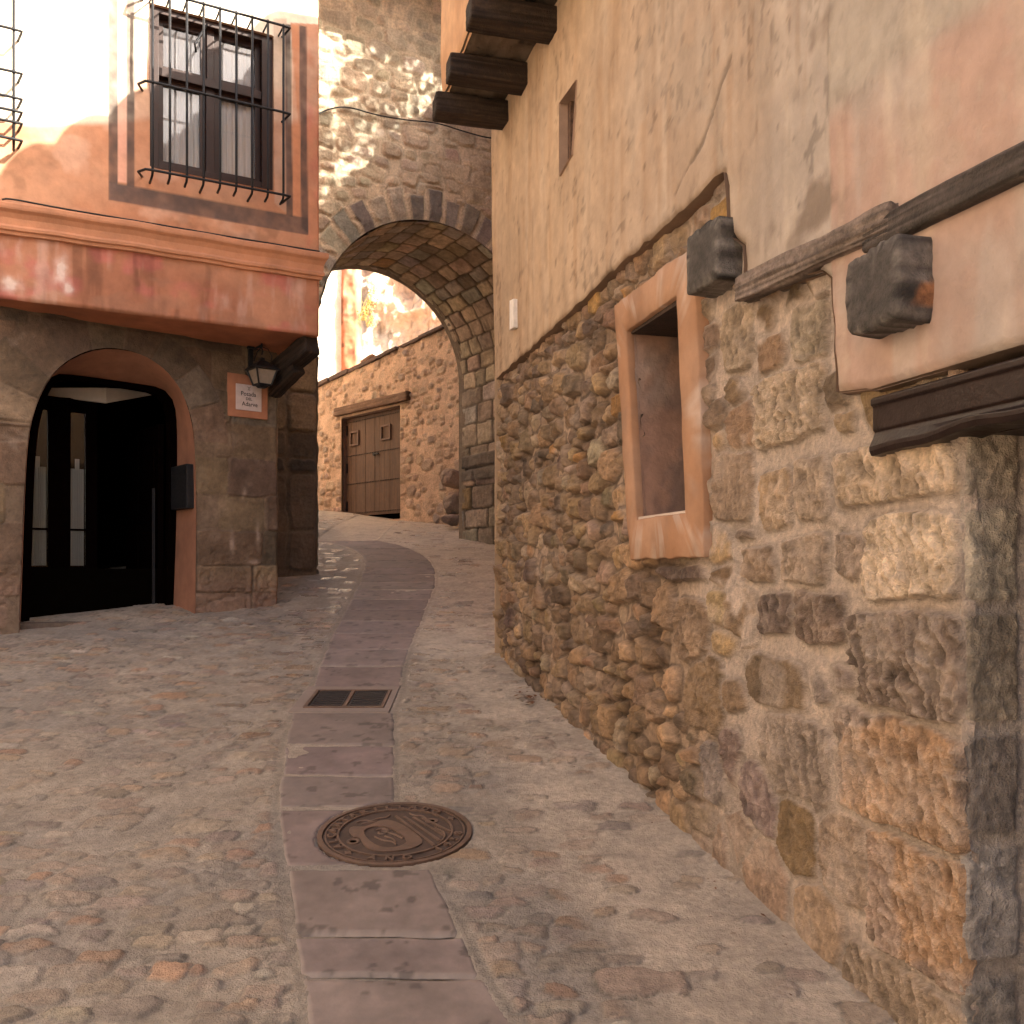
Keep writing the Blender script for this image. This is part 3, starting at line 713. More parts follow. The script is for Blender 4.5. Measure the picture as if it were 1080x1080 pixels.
# window surround (painted render) with deep reveal and shutter
def build_rwindow():
    s = [(u, z) for u, z in sur]; w = [(u, z) for u, z in win]
    def sub(p, n=40):
        o = []
        for i in range(4):
            a, b = p[i], p[(i+1) % 4]
            for k in range(n): o.append((a[0]+(b[0]-a[0])*k/n, a[1]+(b[1]-a[1])*k/n))
        return o
    so_, wi = sub(s), sub(w); rr = random.Random(6)
    jo = [(u+.016*float(fbm(np.array([u*9.]), np.array([z*9.]), 3, 71)[0]), z+.016*float(fbm(np.array([u*9.+40]), np.array([z*9.]), 3, 72)[0])) for u, z in so_]
    ji = [(u+.006*float(fbm(np.array([u*9.]), np.array([z*9.]), 3, 73)[0]), z+.006*float(fbm(np.array([u*9.+40]), np.array([z*9.]), 3, 74)[0])) for u, z in wi]
    mid = [((a[0]+b[0])/2, (a[1]+b[1])/2) for a, b in zip(jo, ji)]
    rings = [[R.P(u, z, -.02) for u, z in so_], [R.P(u, z, .034) for u, z in jo], [R.P(u*.92+m[0]*.08, z*.92+m[1]*.08, .040) for (u, z), m in zip(jo, mid)],
             [R.P(u, z, .041+.006*float(fbm(np.array([u*7.]), np.array([z*7.]), 3, 75)[0])) for u, z in mid], [R.P(u*.93+m[0]*.07, z*.93+m[1]*.07, .040) for (u, z), m in zip(ji, mid)], [R.P(u, z, .033) for u, z in ji], [R.P(u, z, .0) for u, z in wi]]
    mb = MB(); mb.loft(rings, caps=False)
    wso = mb.build('window_surround', M['orange'], house, (.42, .225, .125), True)
    b_ = base_of(house); V_ = np.array([tuple(v.co+b_) for v in wso.data.vertices]); uu = (V_[:, 0]-R.x0)*R.tx+(V_[:, 1]-R.y0)*R.ty; z_ = V_[:, 2]
    cc = mixc(col(.33, .175, .095), col(.37, .215, .13), sm(fbm(uu*5, z_*4, 4, 130), -.3, .3)); cc = mixc(cc, col(.25, .16, .11), sm(fbm(uu*9, z_*3, 4, 131), .1, .5)*.5); cc = mixc(cc, col(.46, .36, .29), sm(fbm(uu*12, z_*9, 3, 132), .25, .5)*.6)
    wso.data.color_attributes['Col'].data.foreach_set('color', np.concatenate([cc, np.ones((len(cc), 1))], 1).astype(np.float32).ravel())
    ds = np.linspace(.004, -.55, 26); wl = np.array(wi+[wi[0]]); P = np.zeros((len(ds), len(wl), 3)); cc = np.zeros_like(P)
    for k, d in enumerate(ds):
        q = wl[:, 0]*3+wl[:, 1]*7; nn = fbm(q, np.full(len(wl), d*9.), 4, 134); n2 = fbm(q*4, np.full(len(wl), d*30.), 3, 135); n3 = fbm(wl[:, 1]*3+d*2, np.full(len(wl), d*3.), 3, 136)
        P[k] = [R.P(u+.006*a_, z, d) for (u, z), a_ in zip(wl, nn)]
        cc[k] = mixc(mixc(col(.30, .175, .12), col(.20, .13, .10), sm(nn, -.2, .3)), col(.40, .30, .23), sm(n3, .1, .5)*.6)*(1+.2*n2)[:, None]
    grid_obj('window_reveal', P, cc, M['plaster'], house)
    lt = MB(); u0, u1 = w[0][0], w[1][0]; lt.box(R, u0-.02, u1+.02, w[0][1]-.012, w[0][1]+.10, -.5, .012)
    lt.build('window_lintel', M['wood'], house, (.06, .04, .03))
    sl_ = MB(); sl_.box(R, w[3][0]+.004, w[2][0]-.004, w[3][1]-.02, w[3][1]+.012, -.5, .03)
    sl_.build('window_sill', M['plaster'], house, (.5, .4, .32), bevel=.004)
    sh = MB(); sh.box(R, w[0][0]-.02, w[1][0]+.02, w[3][1]-.02, w[0][1]+.02, -.60, -.56); shu = sh.build('shutter', M['wood_dark'], house)
    hb = MB()
    for k in range(4):
        zz = w[3][1]+.12+.22*k; hb.box(R, w[0][0], w[1][0], zz, zz+.05, -.56, -.54)
    hb.build('batten', M['wood_dark'], shu, bevel=.004)
build_rwindow()
# jamb of the doorway cut into the near corner, lintel, dark door behind
def build_rdoor():
    c = R.P(uC, 0, .005); J = Plane(c[0], c[1], -R.nx, -R.ny)     # u runs into the wall
    us = np.arange(-.0, .50, .008); zs = np.arange(-1.75, .50, .009)
    zb = [-1.75, -1.02, -.69, -.405, -.10, .165, .46]
    Bc = [(.36, .315, .265), (.40, .355, .31), (.27, .225, .185), (.30, .245, .18), (.52, .44, .33), (.40, .33, .25)]
    S = [(.085, (zb[i]+zb[i+1])/2, .083, (zb[i+1]-zb[i])/2) for i in range(6)]
    S += [(.34, -1.55+.33*k, .16, .155) for k in range(7)]
    U, Z, F1, e, ID = cells(us, zs, S, p=8, warp=.006, wsc=9, seed=5)
    sc = np.array(Bc+[(.4, .3, .22)]*7+[(.4, .3, .22)])
    st = sm(e, .006, .013)
    nar = (ID < 6)
    H = -.008*(1-st)+st*nar*(ridge((U+.25*Z)*24, Z*22, 4, 132)*.0085+ridge(U*50, Z*45, 3, 133)*.003)+fbm(U*7, Z*7, 3, 134)*.005
    cs = sc[ID]*np.clip(1+.4*fbm(U*11, Z*11, 4, 141)+.5*ridge((U+.25*Z)*24, Z*22, 4, 132), .4, 1.8)[..., None]
    Cc = mixc(np.broadcast_to(col(.50, .415, .335), cs.shape), cs, st*nar)
    H -= .012*(1-sm(U, 0, .012))
    wall_sheet('door_jamb', J, us, zs, H, Cc, M['rubble'], house)
    ul = R.uv(917, 430, .06)[0]; z0 = R.uv(1075, 445, .06)[1]; z1 = R.uv(1078, 374, .06)[1]
    # moulded lintel swept along the wall, left end ragged
    prof = [(0, z0), (.055, z0+.004), (.062, z0+.018), (.062, z0+.030), (.048, z0+.040), (.044, z0+.052), (.050, z0+.058), (.050, z1-.028), (.058, z1-.022), (.058, z1-.006), (.050, z1), (0, z1)]
    rings = []
    for k in range(40):
        u = ul+(6.5-ul)*(k/39)**1.5
        wv = .006*math.sin(u*9)+.004*math.sin(u*23)
        arch = -.012*math.exp(-((u-ul-.0)/.25)**2)
        rings.append([R.P(u, z+(wv+arch if z < z0+.035 else 0), d if i not in (0, 11) else -.05) for i, (d, z) in enumerate(prof)])
    mb = MB(); mb.loft(rings); mb.build('door_lintel', M['wood_dark'], house, smooth=False, bevel=.003)
    iv = MB(); iv.box(R, uC+.0, 6.4, z0-.002+.01, z0+.10, -.55, -.06); iv.build('inner_lintel', M['wood_dark'], house)
    d = MB(); d.box(R, uC-.05, 6.5, -2, z0+.02, -.60, -.50); dr = d.build('door', M['wood_dark'], house)
    p = MB()
    for a in range(4):
        p.box(R, uC+.08+a*.36, uC+.36+a*.36, -1.2, -.4, -.50, -.485); p.box(R, uC+.08+a*.36, uC+.36+a*.36, -.3, .26, -.50, -.485)
    p.build('panel', M['wood_dark'], dr, bevel=.008)
    return z0
zlin = build_rdoor()
# solid body of the house behind the skins
core = MB()
uw0, uw1 = min(p[0] for p in sur)+.03, max(p[0] for p in sur)-.03
zw0, zw1 = min(p[1] for p in sur)+.03, max(p[1] for p in sur)-.03
core.box(R, -.0, uw0, -3, 1.6, -.9, -.06); core.box(R, uw1, uC-.02, -3, 1.6, -.9, -.06)
core.box(R, uw0, uw1, -3, zw0, -.9, -.07); core.box(R, uw0, uw1, zw1, 1.6, -.9, -.07)
core.box(R, .0, 6.5, 1.6, 5.5, -.9, -.07); core.box(R, uC-.02, 6.5, zlin+.05, 1.6, -.9, -.06)
core.box(R, 6.4, 11.5, -3, 5.5, -.9, .04); core.box(R, -.0, 11.5, -3, 5.5, -4.5, -.91)
core.build('wall', M['plaster'], house, (.45, .33, .22))
# far corner return of the house
co = MB(); co.box(R, -.02, .0, -3, 5.5, -.9, PL_D-.012); co.build('corner_wall', M['plaster'], house, (.42, .29, .18))
# timbers in the wall
timber('timber_band', R.P(3.83, 1.005, .02), R.P(4.72, .945, .03), .11, .085, M['wood'], house, 3, .014, (.10, .075, .06), (.24, .185, .15))
timber('timber_band', R.P(4.60, .925, .02), R.P(6.6, .875, .03), .13, .075, M['wood'], house, 8, .006, (.045, .035, .028), (.12, .095, .08), n=60)
timber('beam_end', R.P(3.635, 1.18, -.1), R.P(3.635, 1.185, .105), .27, .225, M['wood'], house, 5, .020, (.03, .024, .02), (.21, .185, .16), n=26)
stub = timber('beam_end', R.P(4.745, .745, -.1), R.P(4.745, .745, .155), .215, .215, M['wood'], house, 12, .018, (.04, .034, .03), (.22, .19, .165), n=26)
def recolour(o, P, rad, c, seed=1):
    V_ = np.array([tuple(v.co+base_of(o)) for v in o.data.vertices]); at = o.data.color_attributes['Col'].data; cc = np.empty(len(V_)*4, np.float32); at.foreach_get('color', cc); cc = cc.reshape(-1, 4)
    d = np.linalg.norm((V_-np.array(P))/np.array(rad), axis=1)+.5*fbm(V_[:, 1]*40, V_[:, 2]*40, 3, seed); k = 1-sm(d, .8, 1.1); cc[:, :3] = mixc(cc[:, :3], np.array(c), k); at.foreach_set('color', cc.ravel())
recolour(stub, (.445*2.42, 2.42, (HY-310)/FPX*2.42), (.06, .06, .035), (.33, .15, .07))
# jettied upper floor: joists, mud soffit, plaster front
JT = .50
jo = MB()
for k, px in enumerate([None]):
    pass
ju = [.36, .88, 1.52, 2.25, 3.0, 3.7]
for k, u in enumerate(ju):
    timber('joist', R.P(u, 3.24, -.05), R.P(u, 3.245, JT+.06), .17, .145, M['wood'], house, 20+k, .008, (.018, .010, .006), (.06, .038, .024))
def build_jetty():
    us = np.arange(.33, 3.8, .02); ds = np.arange(-.03, JT+.001, .02)
    U, D = np.meshgrid(us, ds)
    Z = 3.345+.02*fbm(U*4, D*4, 3, 150)+.012*ridge(U*3, D*18, 3, 151)-.03*np.abs(np.sin((U-.1)*4.6))*.4
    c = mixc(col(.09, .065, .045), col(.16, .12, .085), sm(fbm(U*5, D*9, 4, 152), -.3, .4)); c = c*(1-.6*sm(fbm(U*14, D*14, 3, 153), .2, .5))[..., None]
    P = np.stack([R.x0+R.tx*U+R.nx*D, R.y0+R.ty*U+R.ny*D, Z], -1)
    grid_obj('soffit', P, c, M['plaster'], house)
    us = np.arange(.30, 3.8, .03); zs = np.arange(3.325, 5.52, .04); U, Z = np.meshgrid(us, zs)
    H = JT+.012*fbm(U*3, Z*3, 3, 154)-.03*(1-sm(Z, 3.32, 3.37))
    c = mixc(col(.60, .36, .20), col(.48, .27, .14), sm(fbm(U*2, Z*2, 4, 155), -.3, .4))
    wall_sheet('jetty_wall', R, us, zs, H, c, M['plaster'], house)
    b = MB(); b.box(R, .32, 3.78, 3.40, 5.5, -.3, JT-.03); b.box(R, .30, .315, 3.33, 5.5, -.1, JT-.01); b.box(R, 3.78, 3.84, 3.32, 5.5, -.1, JT+.01); b.build('jetty_body', M['plaster'], house, (.5, .3, .17))
build_jetty()
# roof: board deck and a row of clay tiles along the eaves (this edge throws the scalloped shadow)
EO = .62; EZ = 5.58
rf = MB()
def slab4(mb, pl, u0, u1, d0, z0, d1, z1, t):
    V = [pl.P(u, z+tt, d) for tt in (0, t) for (d, z) in ((d0, z0), (d1, z1)) for u in (u0, u1)]
    mb.add(V, [(0, 1, 3, 2), (4, 6, 7, 5), (0, 4, 5, 1), (2, 3, 7, 6), (0, 2, 6, 4), (1, 5, 7, 3)])
slab4(rf, R, -.75, 11.5, EO-.05, EZ-.04, -4.5, EZ+1.6, .05)
roof = rf.build('roof', M['tile'], house)
def tiles(pl, u0, u1, pitch, d0, z0, slope, length, rad, name, parent):
    mb = MB(); u = u0; rr = random.Random(2)
    while u < u1:
        c = u+rr.uniform(-.02, .02); r_ = rad*rr.uniform(.9, 1.12); dd = d0+rr.uniform(-.03, .03)
        rings = []
        for k in range(2):
            d = dd-k*length; z = z0+k*length*slope
            outer = [pl.P(c+pitch*.5*math.cos(a), z+r_*math.sin(a), d) for a in np.linspace(0, math.pi, 9)]
            inner = [pl.P(c+(pitch*.5-.02)*math.cos(a), z+(r_-.02)*math.sin(a), d) for a in np.linspace(math.pi, 0, 9)]
            rings.append(outer+inner)
        mb.loft(rings); u += pitch
    return mb.build(name, M['tile'], parent)
tiles(R, -.80, 11.3, .37, EO+.02, EZ+.02, .31, 5.0, .15, 'eaves_tiles', roof)
# small pale upright strip
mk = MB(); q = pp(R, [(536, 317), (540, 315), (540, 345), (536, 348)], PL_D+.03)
mk.prism(R, q, PL_D-.02, PL_D+.02); mk.build('pale_strip', M['plaster'], house, (.8, .74, .66))
# ================================================================ LEFT-HAND HOUSE
lh = thing('orange_house', 'orange limewashed house on the left with a stone ground floor and barred window', 'house', L.P(1.4, -.5))
doorpx = [(20, 700), (20, 662), (24, 560), (27, 490), (31, 450), (40, 420), (54, 394), (78, 375), (104, 367), (130, 368), (158, 378), (180, 396), (195, 420), (203, 450), (206, 500), (206, 560), (205, 655), (205, 700)]
inpx = [(18, 700), (22, 662), (25, 560), (28, 480), (33, 440), (42, 412), (52, 394.5), (75, 395.5), (100, 399), (125, 402.5), (150, 406), (168, 409), (179, 416), (185, 430), (186, 460), (185, 550), (181, 656), (180, 700)]
DD = -.46
def resample(pts, n):
    pts = [np.array(p, float) for p in pts]; d = [0]
    for a, b in zip(pts[:-1], pts[1:]): d.append(d[-1]+np.linalg.norm(b-a))
    t = np.linspace(0, d[-1], n); P = np.array(pts)
    return [(float(np.interp(x, d, P[:, 0])), float(np.interp(x, d, P[:, 1]))) for x in t]
door_o = pp(L, smooth_poly(doorpx, 2)); door_i = pp(L, smooth_poly(inpx, 2), DD)
uLc = L.uv(295, 600)[0]
def build_lower():
    us = np.concatenate([[-4, -2.5, -1.2], np.arange(-.6, uLc+.004, .0105)]); zs = np.arange(-.75, 2.2, .0105)
    cx, cz = L.uv(115, 470)
    S = []
    r = np.random.default_rng(9)
    arc_r0, arc_r1 = .72, 1.13
    sk = lambda u, z: (u < 1.55 and u > .15 and z < 1.3)
    S = courses(-.7, uLc+.1, -.8, 2.3, (.25, .34), (.30, .62), 5, sk)
    # the big quoins right of the door
    U, Z, F1, e, ID = cells(us, zs, S, p=8, warp=.014, wsc=7, seed=6)
    n = len(S)
    # ring of wedge stones round the door arch
    c_u, c_z = L.uv(113, 455); rr = np.hypot(U-c_u, (Z-c_z)*1.05); an = np.arctan2(Z-c_z, U-c_u)
    ring = (rr < 1.06) & (Z > c_z-.02)
    na = 9; af = an/math.pi*na+.12*fbm(an*2, rr*0, 1, 3); ai = np.floor(af); fr = np.minimum(af-ai, 1-(af-ai))*math.pi/na*rr
    er = np.minimum(fr, np.abs(1.06-rr))
    e = np.where(ring, er, e)
    ID = np.where(ring, n+1+ai.astype(int) % 12, ID)
    pal = [(.155, .105, .07, 4), (.185, .13, .085, 3), (.125, .088, .062, 3), (.22, .155, .10, 1.5), (.14, .11, .085, 2)]
    sc = stone_cols(n+16, pal, 8, .10)
    st = sm(e, .0, .010)
    tilt = r.normal(0, .012, n+16)
    H = st*(.010+tilt[ID]*.5+fbm(U*6, Z*6, 4, 160)*.012+ridge(U*20, Z*20, 3, 161)*.004)+(1-st)*(fbm(U*12, Z*12, 2, 162)*.004)
    H += .02*fbm(U*1.2, Z*1.2, 2, 163)
    pick = sm(ridge(U*9, Z*9, 3, 164), .2, .7)*.012*sm(-Z, -.35, .1); H -= pick*st
    H -= .05*(1-sm(uLc-U, 0, .05))**2
    H = np.where(Z > 2.05, np.minimum(H, 0), H)
    cs = sc[ID]*np.clip(1+.32*fbm(U*7, Z*7, 4, 165)+.2*fbm(U*2, Z*2, 3, 166), .4, 1.7)[..., None]
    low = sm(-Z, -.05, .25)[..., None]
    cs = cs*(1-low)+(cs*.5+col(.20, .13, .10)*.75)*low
    mo = col(.16, .115, .08)
    Cc = mixc(np.broadcast_to(mo, cs.shape), cs, np.clip(st+.15, 0, 1))
    pale = sm(fbm(U*3.5, Z*5, 4, 167), .3, .5)*.4; Cc = mixc(Cc, col(.30, .23, .18), pale*(.4+.6*(U < .3)))
    darken = sm(Z, 1.2, 2.1)*.4; Cc = Cc*(1-darken)[..., None]  # stone gets darker towards the top
    # bright chipped scars
    for (x, y, a, b) in ((244, 573, .02, .09), (271, 565, .016, .10), (268, 593, .05, .03), (256, 520, .02, .05)):
        q = L.uv(x, y); dd = ((U-q[0])/a)**2+((Z-q[1])/b)**2+1.2*fbm(U*20, Z*20, 3, 168); mk = np.exp(-np.maximum(dd, 0)*.9); Cc = mixc(Cc, col(.38, .29, .23), mk*.8)
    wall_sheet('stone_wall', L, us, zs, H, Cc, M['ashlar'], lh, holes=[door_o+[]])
build_lower()
N_ = 60
oo, ii = resample(door_o, N_), resample(door_i, N_)
def lerp2(a, b, t): return [((1-t)*x[0]+t*y[0], (1-t)*x[1]+t*y[1]) for x, y in zip(a, b)]
def build_reveal():
    T = [0, .02, .06, .12, .25, .4, .55, .7, .85, 1]
    P = np.zeros((len(T), N_, 3)); cc = np.zeros((len(T), N_, 3)); r = np.random.default_rng(3)
    for k, t in enumerate(T):
        q = lerp2(oo, ii, t); d = .018*(1-min(1, t/.06))+t*DD
        for i, (u, z) in enumerate(q):
            w = .012*float(vnoise(np.array([i*.35]), np.array([t*5.]), 3)[0])
            P[k, i] = L.P(u, z+w, d); f = .5+.5*float(fbm(np.array([i*.2]), np.array([t*3.]), 3, 5)[0])
            cc[k, i] = np.array([.28, .135, .085])*(.8+.45*f)
    grid_obj('door_reveal', P, cc, M['orange'], lh)
build_reveal()
# timber door frame and the dark entrance
dfm = MB(); ins = [((u-.72)*.955+.72+.004, z-.045) for u, z in ii]
uc_ = (ii[0][0]+ii[-1][0])/2; ins = [(uc_+(u-uc_)*.90, z-.05 if z > .2 else z) for u, z in ii]
rings = [[L.P(u, z, DD+.03) for u, z in ii], [L.P(u, z, DD-.06) for u, z in ii], [L.P(u, z, DD-.06) for u, z in ins], [L.P(u, z, DD+.03) for u, z in ins]]
V = [p for rg in rings for p in rg]; F = []
for k in range(4):
    for i in range(N_-1): F.append((k*N_+i, k*N_+i+1, ((k+1) % 4)*N_+i+1, ((k+1) % 4)*N_+i))
mesh_obj('door_frame', V, F, M['wood_hall'], lh)
hall = MB()
hu0, hu1 = -.35, 1.95
hall.box(L, hu0-.05, hu0, -.8, 2.1, -2.6, DD-.02); hall.box(L, hu1, hu1+.05, -.8, 2.1, -2.6, DD-.02)
hall.box(L, hu0, hu1, -.8, 2.1, -2.65, -2.6); hall.box(L, hu0, hu1, 2.0, 2.1, -2.6, DD-.02)
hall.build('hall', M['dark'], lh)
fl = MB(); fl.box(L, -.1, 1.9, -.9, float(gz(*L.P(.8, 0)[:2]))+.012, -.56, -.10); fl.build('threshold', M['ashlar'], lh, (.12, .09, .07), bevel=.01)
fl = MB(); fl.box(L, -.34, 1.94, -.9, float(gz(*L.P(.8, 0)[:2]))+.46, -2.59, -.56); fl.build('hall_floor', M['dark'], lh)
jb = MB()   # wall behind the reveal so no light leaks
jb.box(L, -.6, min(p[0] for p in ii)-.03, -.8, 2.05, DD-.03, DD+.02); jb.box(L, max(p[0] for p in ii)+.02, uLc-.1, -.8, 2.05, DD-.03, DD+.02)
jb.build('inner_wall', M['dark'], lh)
# glazed inner doors with net curtains
def leaf(u0, u1, d, zt, first):
    q = MB(); z0, z1 = -.48, zt
    g0, g1 = u0+.10, u1-.10
    q.box(L, u0, g0, z0, z1, d-.03, d+.02); q.box(L, g1, u1, z0, z1, d-.03, d+.02); q.box(L, g0, g1, z0, .02, d-.03, d+.02); q.box(L, g0, g1, z1-.12, z1, d-.03, d+.02)
    lf = q.build('glazed_door', M['wood_hall'], lh, bevel=.004)
    p = MB(); p.box(L, g0, g1, .02, z1-.12, d-.008, d-.002); p.build('pane', M['glass'], lf)
    c = MB(); ct = L.uv(45, 492, d)[1]; rings = []
    n = 40; w = (g1-g0)*.92; mid = (g0+g1)/2
    top = []; bot = []
    for k in range(n):
        f = k/(n-1); u = mid-w/2+w*f; dd = d-.025+.006*math.sin(f*50)
        bot.append(L.P(u, .03, dd)); top.append(L.P(u, ct, dd))
    c.add(bot+top, [(i, i+1, n+i+1, n+i) for i in range(n-1)])
    t0, t1 = mid-.02*w-.015, mid+.05*w+.015
    c.add([L.P(t0, ct-.01, d-.02), L.P(t1, ct-.01, d-.02), L.P(t1, ct+.09, d-.02), L.P(t0, ct+.09, d-.02)], [(0, 1, 2, 3)])
    c.build('curtain', M['net'], lf, smooth=True)
    b = MB(); zb = L.uv(45, 559, d)[1]; b.box(L, g0, g1, zb, zb+.018, d+.0, d+.012); b.build('glazing_bar', M['wood_hall'], lf)
dG = -.85
ua, ub = L.uv(29, 540, dG)[0], L.uv(53, 540, dG)[0]; leaf(ua-.10, ub+.10-.02, dG, 1.55, True)
ua, ub = L.uv(71, 540, dG)[0], L.uv(90, 540, dG)[0]; leaf(ua-.10+.02, ub+.10, dG, 1.55, False)
# white beam casing under the hall ceiling
w = MB()
q0 = [L.uv(30, 403, -.60), L.uv(112, 409, -.95)]
def boardq(px, ds):
    V = []
    for (x, y), d in zip(px, ds):
        u, z = L.uv(x, y, d); V.append(L.P(u, z, d))
    n = Vector(L.P(0, 0, -.03))-Vector(L.P(0, 0, 0))
    V += [tuple(Vector(v)+n) for v in V]
    return V, [(0, 1, 2, 3), (7, 6, 5, 4), (0, 4, 5, 1), (1, 5, 6, 2), (2, 6, 7, 3), (3, 7, 4, 0)]
w.add(*boardq([(30, 409), (112, 409), (112, 425), (30, 415)], (-1.0, -.7, -.7, -1.0)))
w.add(*boardq([(112, 409), (172, 413), (172, 414.5), (112, 425)], (-.7, -1.0, -1.0, -.7)))
w.build('ceiling_casing', M['white'], lh)
# open door leaf folded back along the right jamb
ul = max(p[0] for p in ins)-.02
lf = MB(); lf.box(L, ul-.05, ul, -.48, 1.35, DD-.95, DD-.07); lfo = lf.build('open_door', M['wood_hall'], lh, bevel=.006)
hd = MB()
for a in (.06, .5):
    hd.box(L, ul-.062, ul-.05, -.35, .35, DD-.1-a-.36, DD-.1-a); hd.box(L, ul-.062, ul-.05, .45, 1.2, DD-.1-a-.36, DD-.1-a)
hd.build('panel', M['wood_hall'], lfo, bevel=.006)
st_ = MB(); us_, zs_ = L.uv(162, 600, DD-.09); st_.box(L, us_-.012, us_+.012, -.48, .75, DD-.1, DD-.085); st_.build('bolt_rod', M['iron'], lfo)
# black letterbox on the right jamb
jx = lerp2(oo, ii, .52)
pj = [p for p in jx if p[0] > 1.0 and 0.0 < p[1] < 1.2]
uj = sum(p[0] for p in pj)/len(pj)
z0, z1 = L.uv(195, 537, -.2)[1], L.uv(195, 491, -.2)[1]
lb = MB(); lb.box(L, uj-.06, uj+.03, z0, z1, -.42, -.03); lbo = lb.build('letterbox', M['iron'], lh, bevel=.008)
lp = MB(); lp.box(L, uj-.066, uj-.059, z1-.08, z1-.05, -.36, -.10); lp.build('flap', M['iron'], lbo)
# ---- upper floor
uUc = LU.uv(336.5, 200)[0]; uUc_top = uUc
zc1 = .317*7.297+0; 
z_top, z_mid, z_bot = 2.815, 2.585, 2.085
winpx = [(158, 8), (288, 33), (289, 203), (158, 174)]
wU = pp(LU, winpx)
wu0 = (wU[0][0]+wU[3][0])/2; wu1 = (wU[1][0]+wU[2][0])/2; wz0 = (wU[2][1]+wU[3][1])/2-.0; wz1 = (wU[0][1]+wU[1][1])/2
wrect = [(wu0, wz0), (wu1, wz0), (wu1, wz1), (wu0, wz1)]
def build_upper():
    us = np.concatenate([[uUc-7.5, uUc-5.5, uUc-4.2], np.arange(uUc-3.6, uUc, .0115), [uUc]]); zs = np.concatenate([np.arange(2.76, 5.6, .0115), [5.8, 6.2, 6.6]])
    U, Z = np.meshgrid(us, zs)
    H = .010*fbm(U*1.2, Z*1.2, 3, 170)+.004*fbm(U*6, Z*6, 4, 171)+.0015*fbm(U*20, Z*20, 3, 172)
    org = mixc(col(.46, .215, .12), col(.52, .275, .165), sm(fbm(U*2.2, Z*2.2, 4, 173), -.3, .4))
    org = mixc(org, col(.60, .36, .25), sm(fbm(U*3, Z*3, 4, 174), .15, .45)*.7)
    cream = col(.74, .64, .50)
    b = org*1.0
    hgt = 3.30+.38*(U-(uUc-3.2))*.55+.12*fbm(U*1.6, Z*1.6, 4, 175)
    sunlit_k = sm(Z, hgt-.03, hgt+.05); b = mixc(b, col(.74, .64, .50)*(1+0*Z[..., None]), sunlit_k)  # pale tone above the shadow edge: sunlight put into the colour
    dirt = sm(fbm(U*5, Z*5, 4, 176), .15, .5)*.25; b = b*(1-dirt)[..., None]
    # orange field inside the painted frame, below the painted-in sunlit tone
    inner = pp(LU, [(142, -80), (303, -80), (304, 226), (142, 200)])
    sI = poly_sdf(U, Z, inner)
    def band(px, c, k=.8):
        nonlocal b
        s = poly_sdf(U, Z, pp(LU, px)); mk = (1-sm(s, -.004, .006))*k*(.92+.25*fbm(U*9, Z*9, 3, 177)); b = mixc(b, col(*c), np.clip(mk, 0, 1))
    b = mixc(b, org, (1-sm(sI, -.004, .004))*(1-sm(Z, 4.1, 4.3))*.7)
    rightp = [(288, 20), (302, 20), (304, 226), (290, 214)]
    band(rightp, (.50, .34, .25), .6)
    band([(306, 24), (340, 26), (345, 255), (325, 250)], (.48, .22, .125), .9)
    band([(288, -90), (336, -90), (334, 24), (288, 14)], (.70, .60, .48), .9)  # pale top right: sunlight put into the wall colour
    band([(124, -80), (134, -80), (134, 193), (124, 191)], (.66, .36, .27), .75)
    band([(308, 26), (315, 27), (318, 232), (309, 229)], (.54, .235, .12), .8)
    dk = (.085, .06, .052)
    band([(114.5, -80), (124, -80), (124, 195), (115, 193)], dk, .9); band([(134, -80), (142, -80), (142, 198), (134, 196)], dk, .9)
    band([(115, 192), (325, 230), (325, 248), (115, 211)], (.12, .082, .07), .96)
    band([(300, 26), (306.5, 26), (309, 229), (302, 226)], dk, .9); band([(315.5, 27), (323, 28), (325, 246), (318, 240)], dk, .9)
    pinkc = sm(fbm(U*4, Z*2.5, 3, 178), .0, .4)*sm(U, uUc-.14, uUc-.05)*.6; b = mixc(b, col(.55, .16, .12), pinkc)
    H -= .015*(1-sm(uUc-U, 0, .015))
    wall_sheet('upper_wall', LU, us, zs, H, b, M['orange'], lh, holes=[wrect])
    # fascia under the cornice
    us = np.concatenate([[uUc-7.5, uUc-5], np.arange(uUc-3.4, uUc, .014), [uUc]]); zs = np.arange(z_bot, z_mid+.03, .0125)
    U, Z = np.meshgrid(us, zs)
    H = .01*fbm(U*1.5, Z*1.5, 3, 180)+.004*fbm(U*7, Z*7, 4, 181)-.02*(1-sm(Z, z_bot, z_bot+.02))-.012*(1-sm(uUc-U, 0, .015))
    b = mixc(col(.36, .155, .09), col(.44, .215, .13), sm(fbm(U*2.2, Z*2.2, 4, 182), -.3, .4))
    b = mixc(b, col(.46, .15, .12), sm(fbm(U*2.8, Z*3.5, 4, 183), .05, .4)*.8)
    b = mixc(b, col(.56, .37, .30), sm(fbm(U*6, Z*1.6, 5, 184), .12, .5)*.6); b = b*(1-.35*sm(fbm(U*9, Z*1.2, 4, 186), .1, .5))[..., None]; b = mixc(b, col(.30, .155, .10), sm(fbm(U*3, Z*6, 4, 187), .15, .45)*.5)
    for (x, y, a, c_) in ((65, 287, .045, .13), (72, 303, .03, .05), (10, 300, .05, .05)):
        q = LU.uv(x, y); dd = ((U-q[0])/a)**2+((Z-q[1])/c_)**2+1.4*fbm(U*18, Z*14, 3, 185); b = mixc(b, col(.68, .56, .50), np.exp(-np.maximum(dd, 0)*1.1)*.8)
    wall_sheet('fascia', LU, us, zs, H, b, M['orange'], lh)
build_upper()
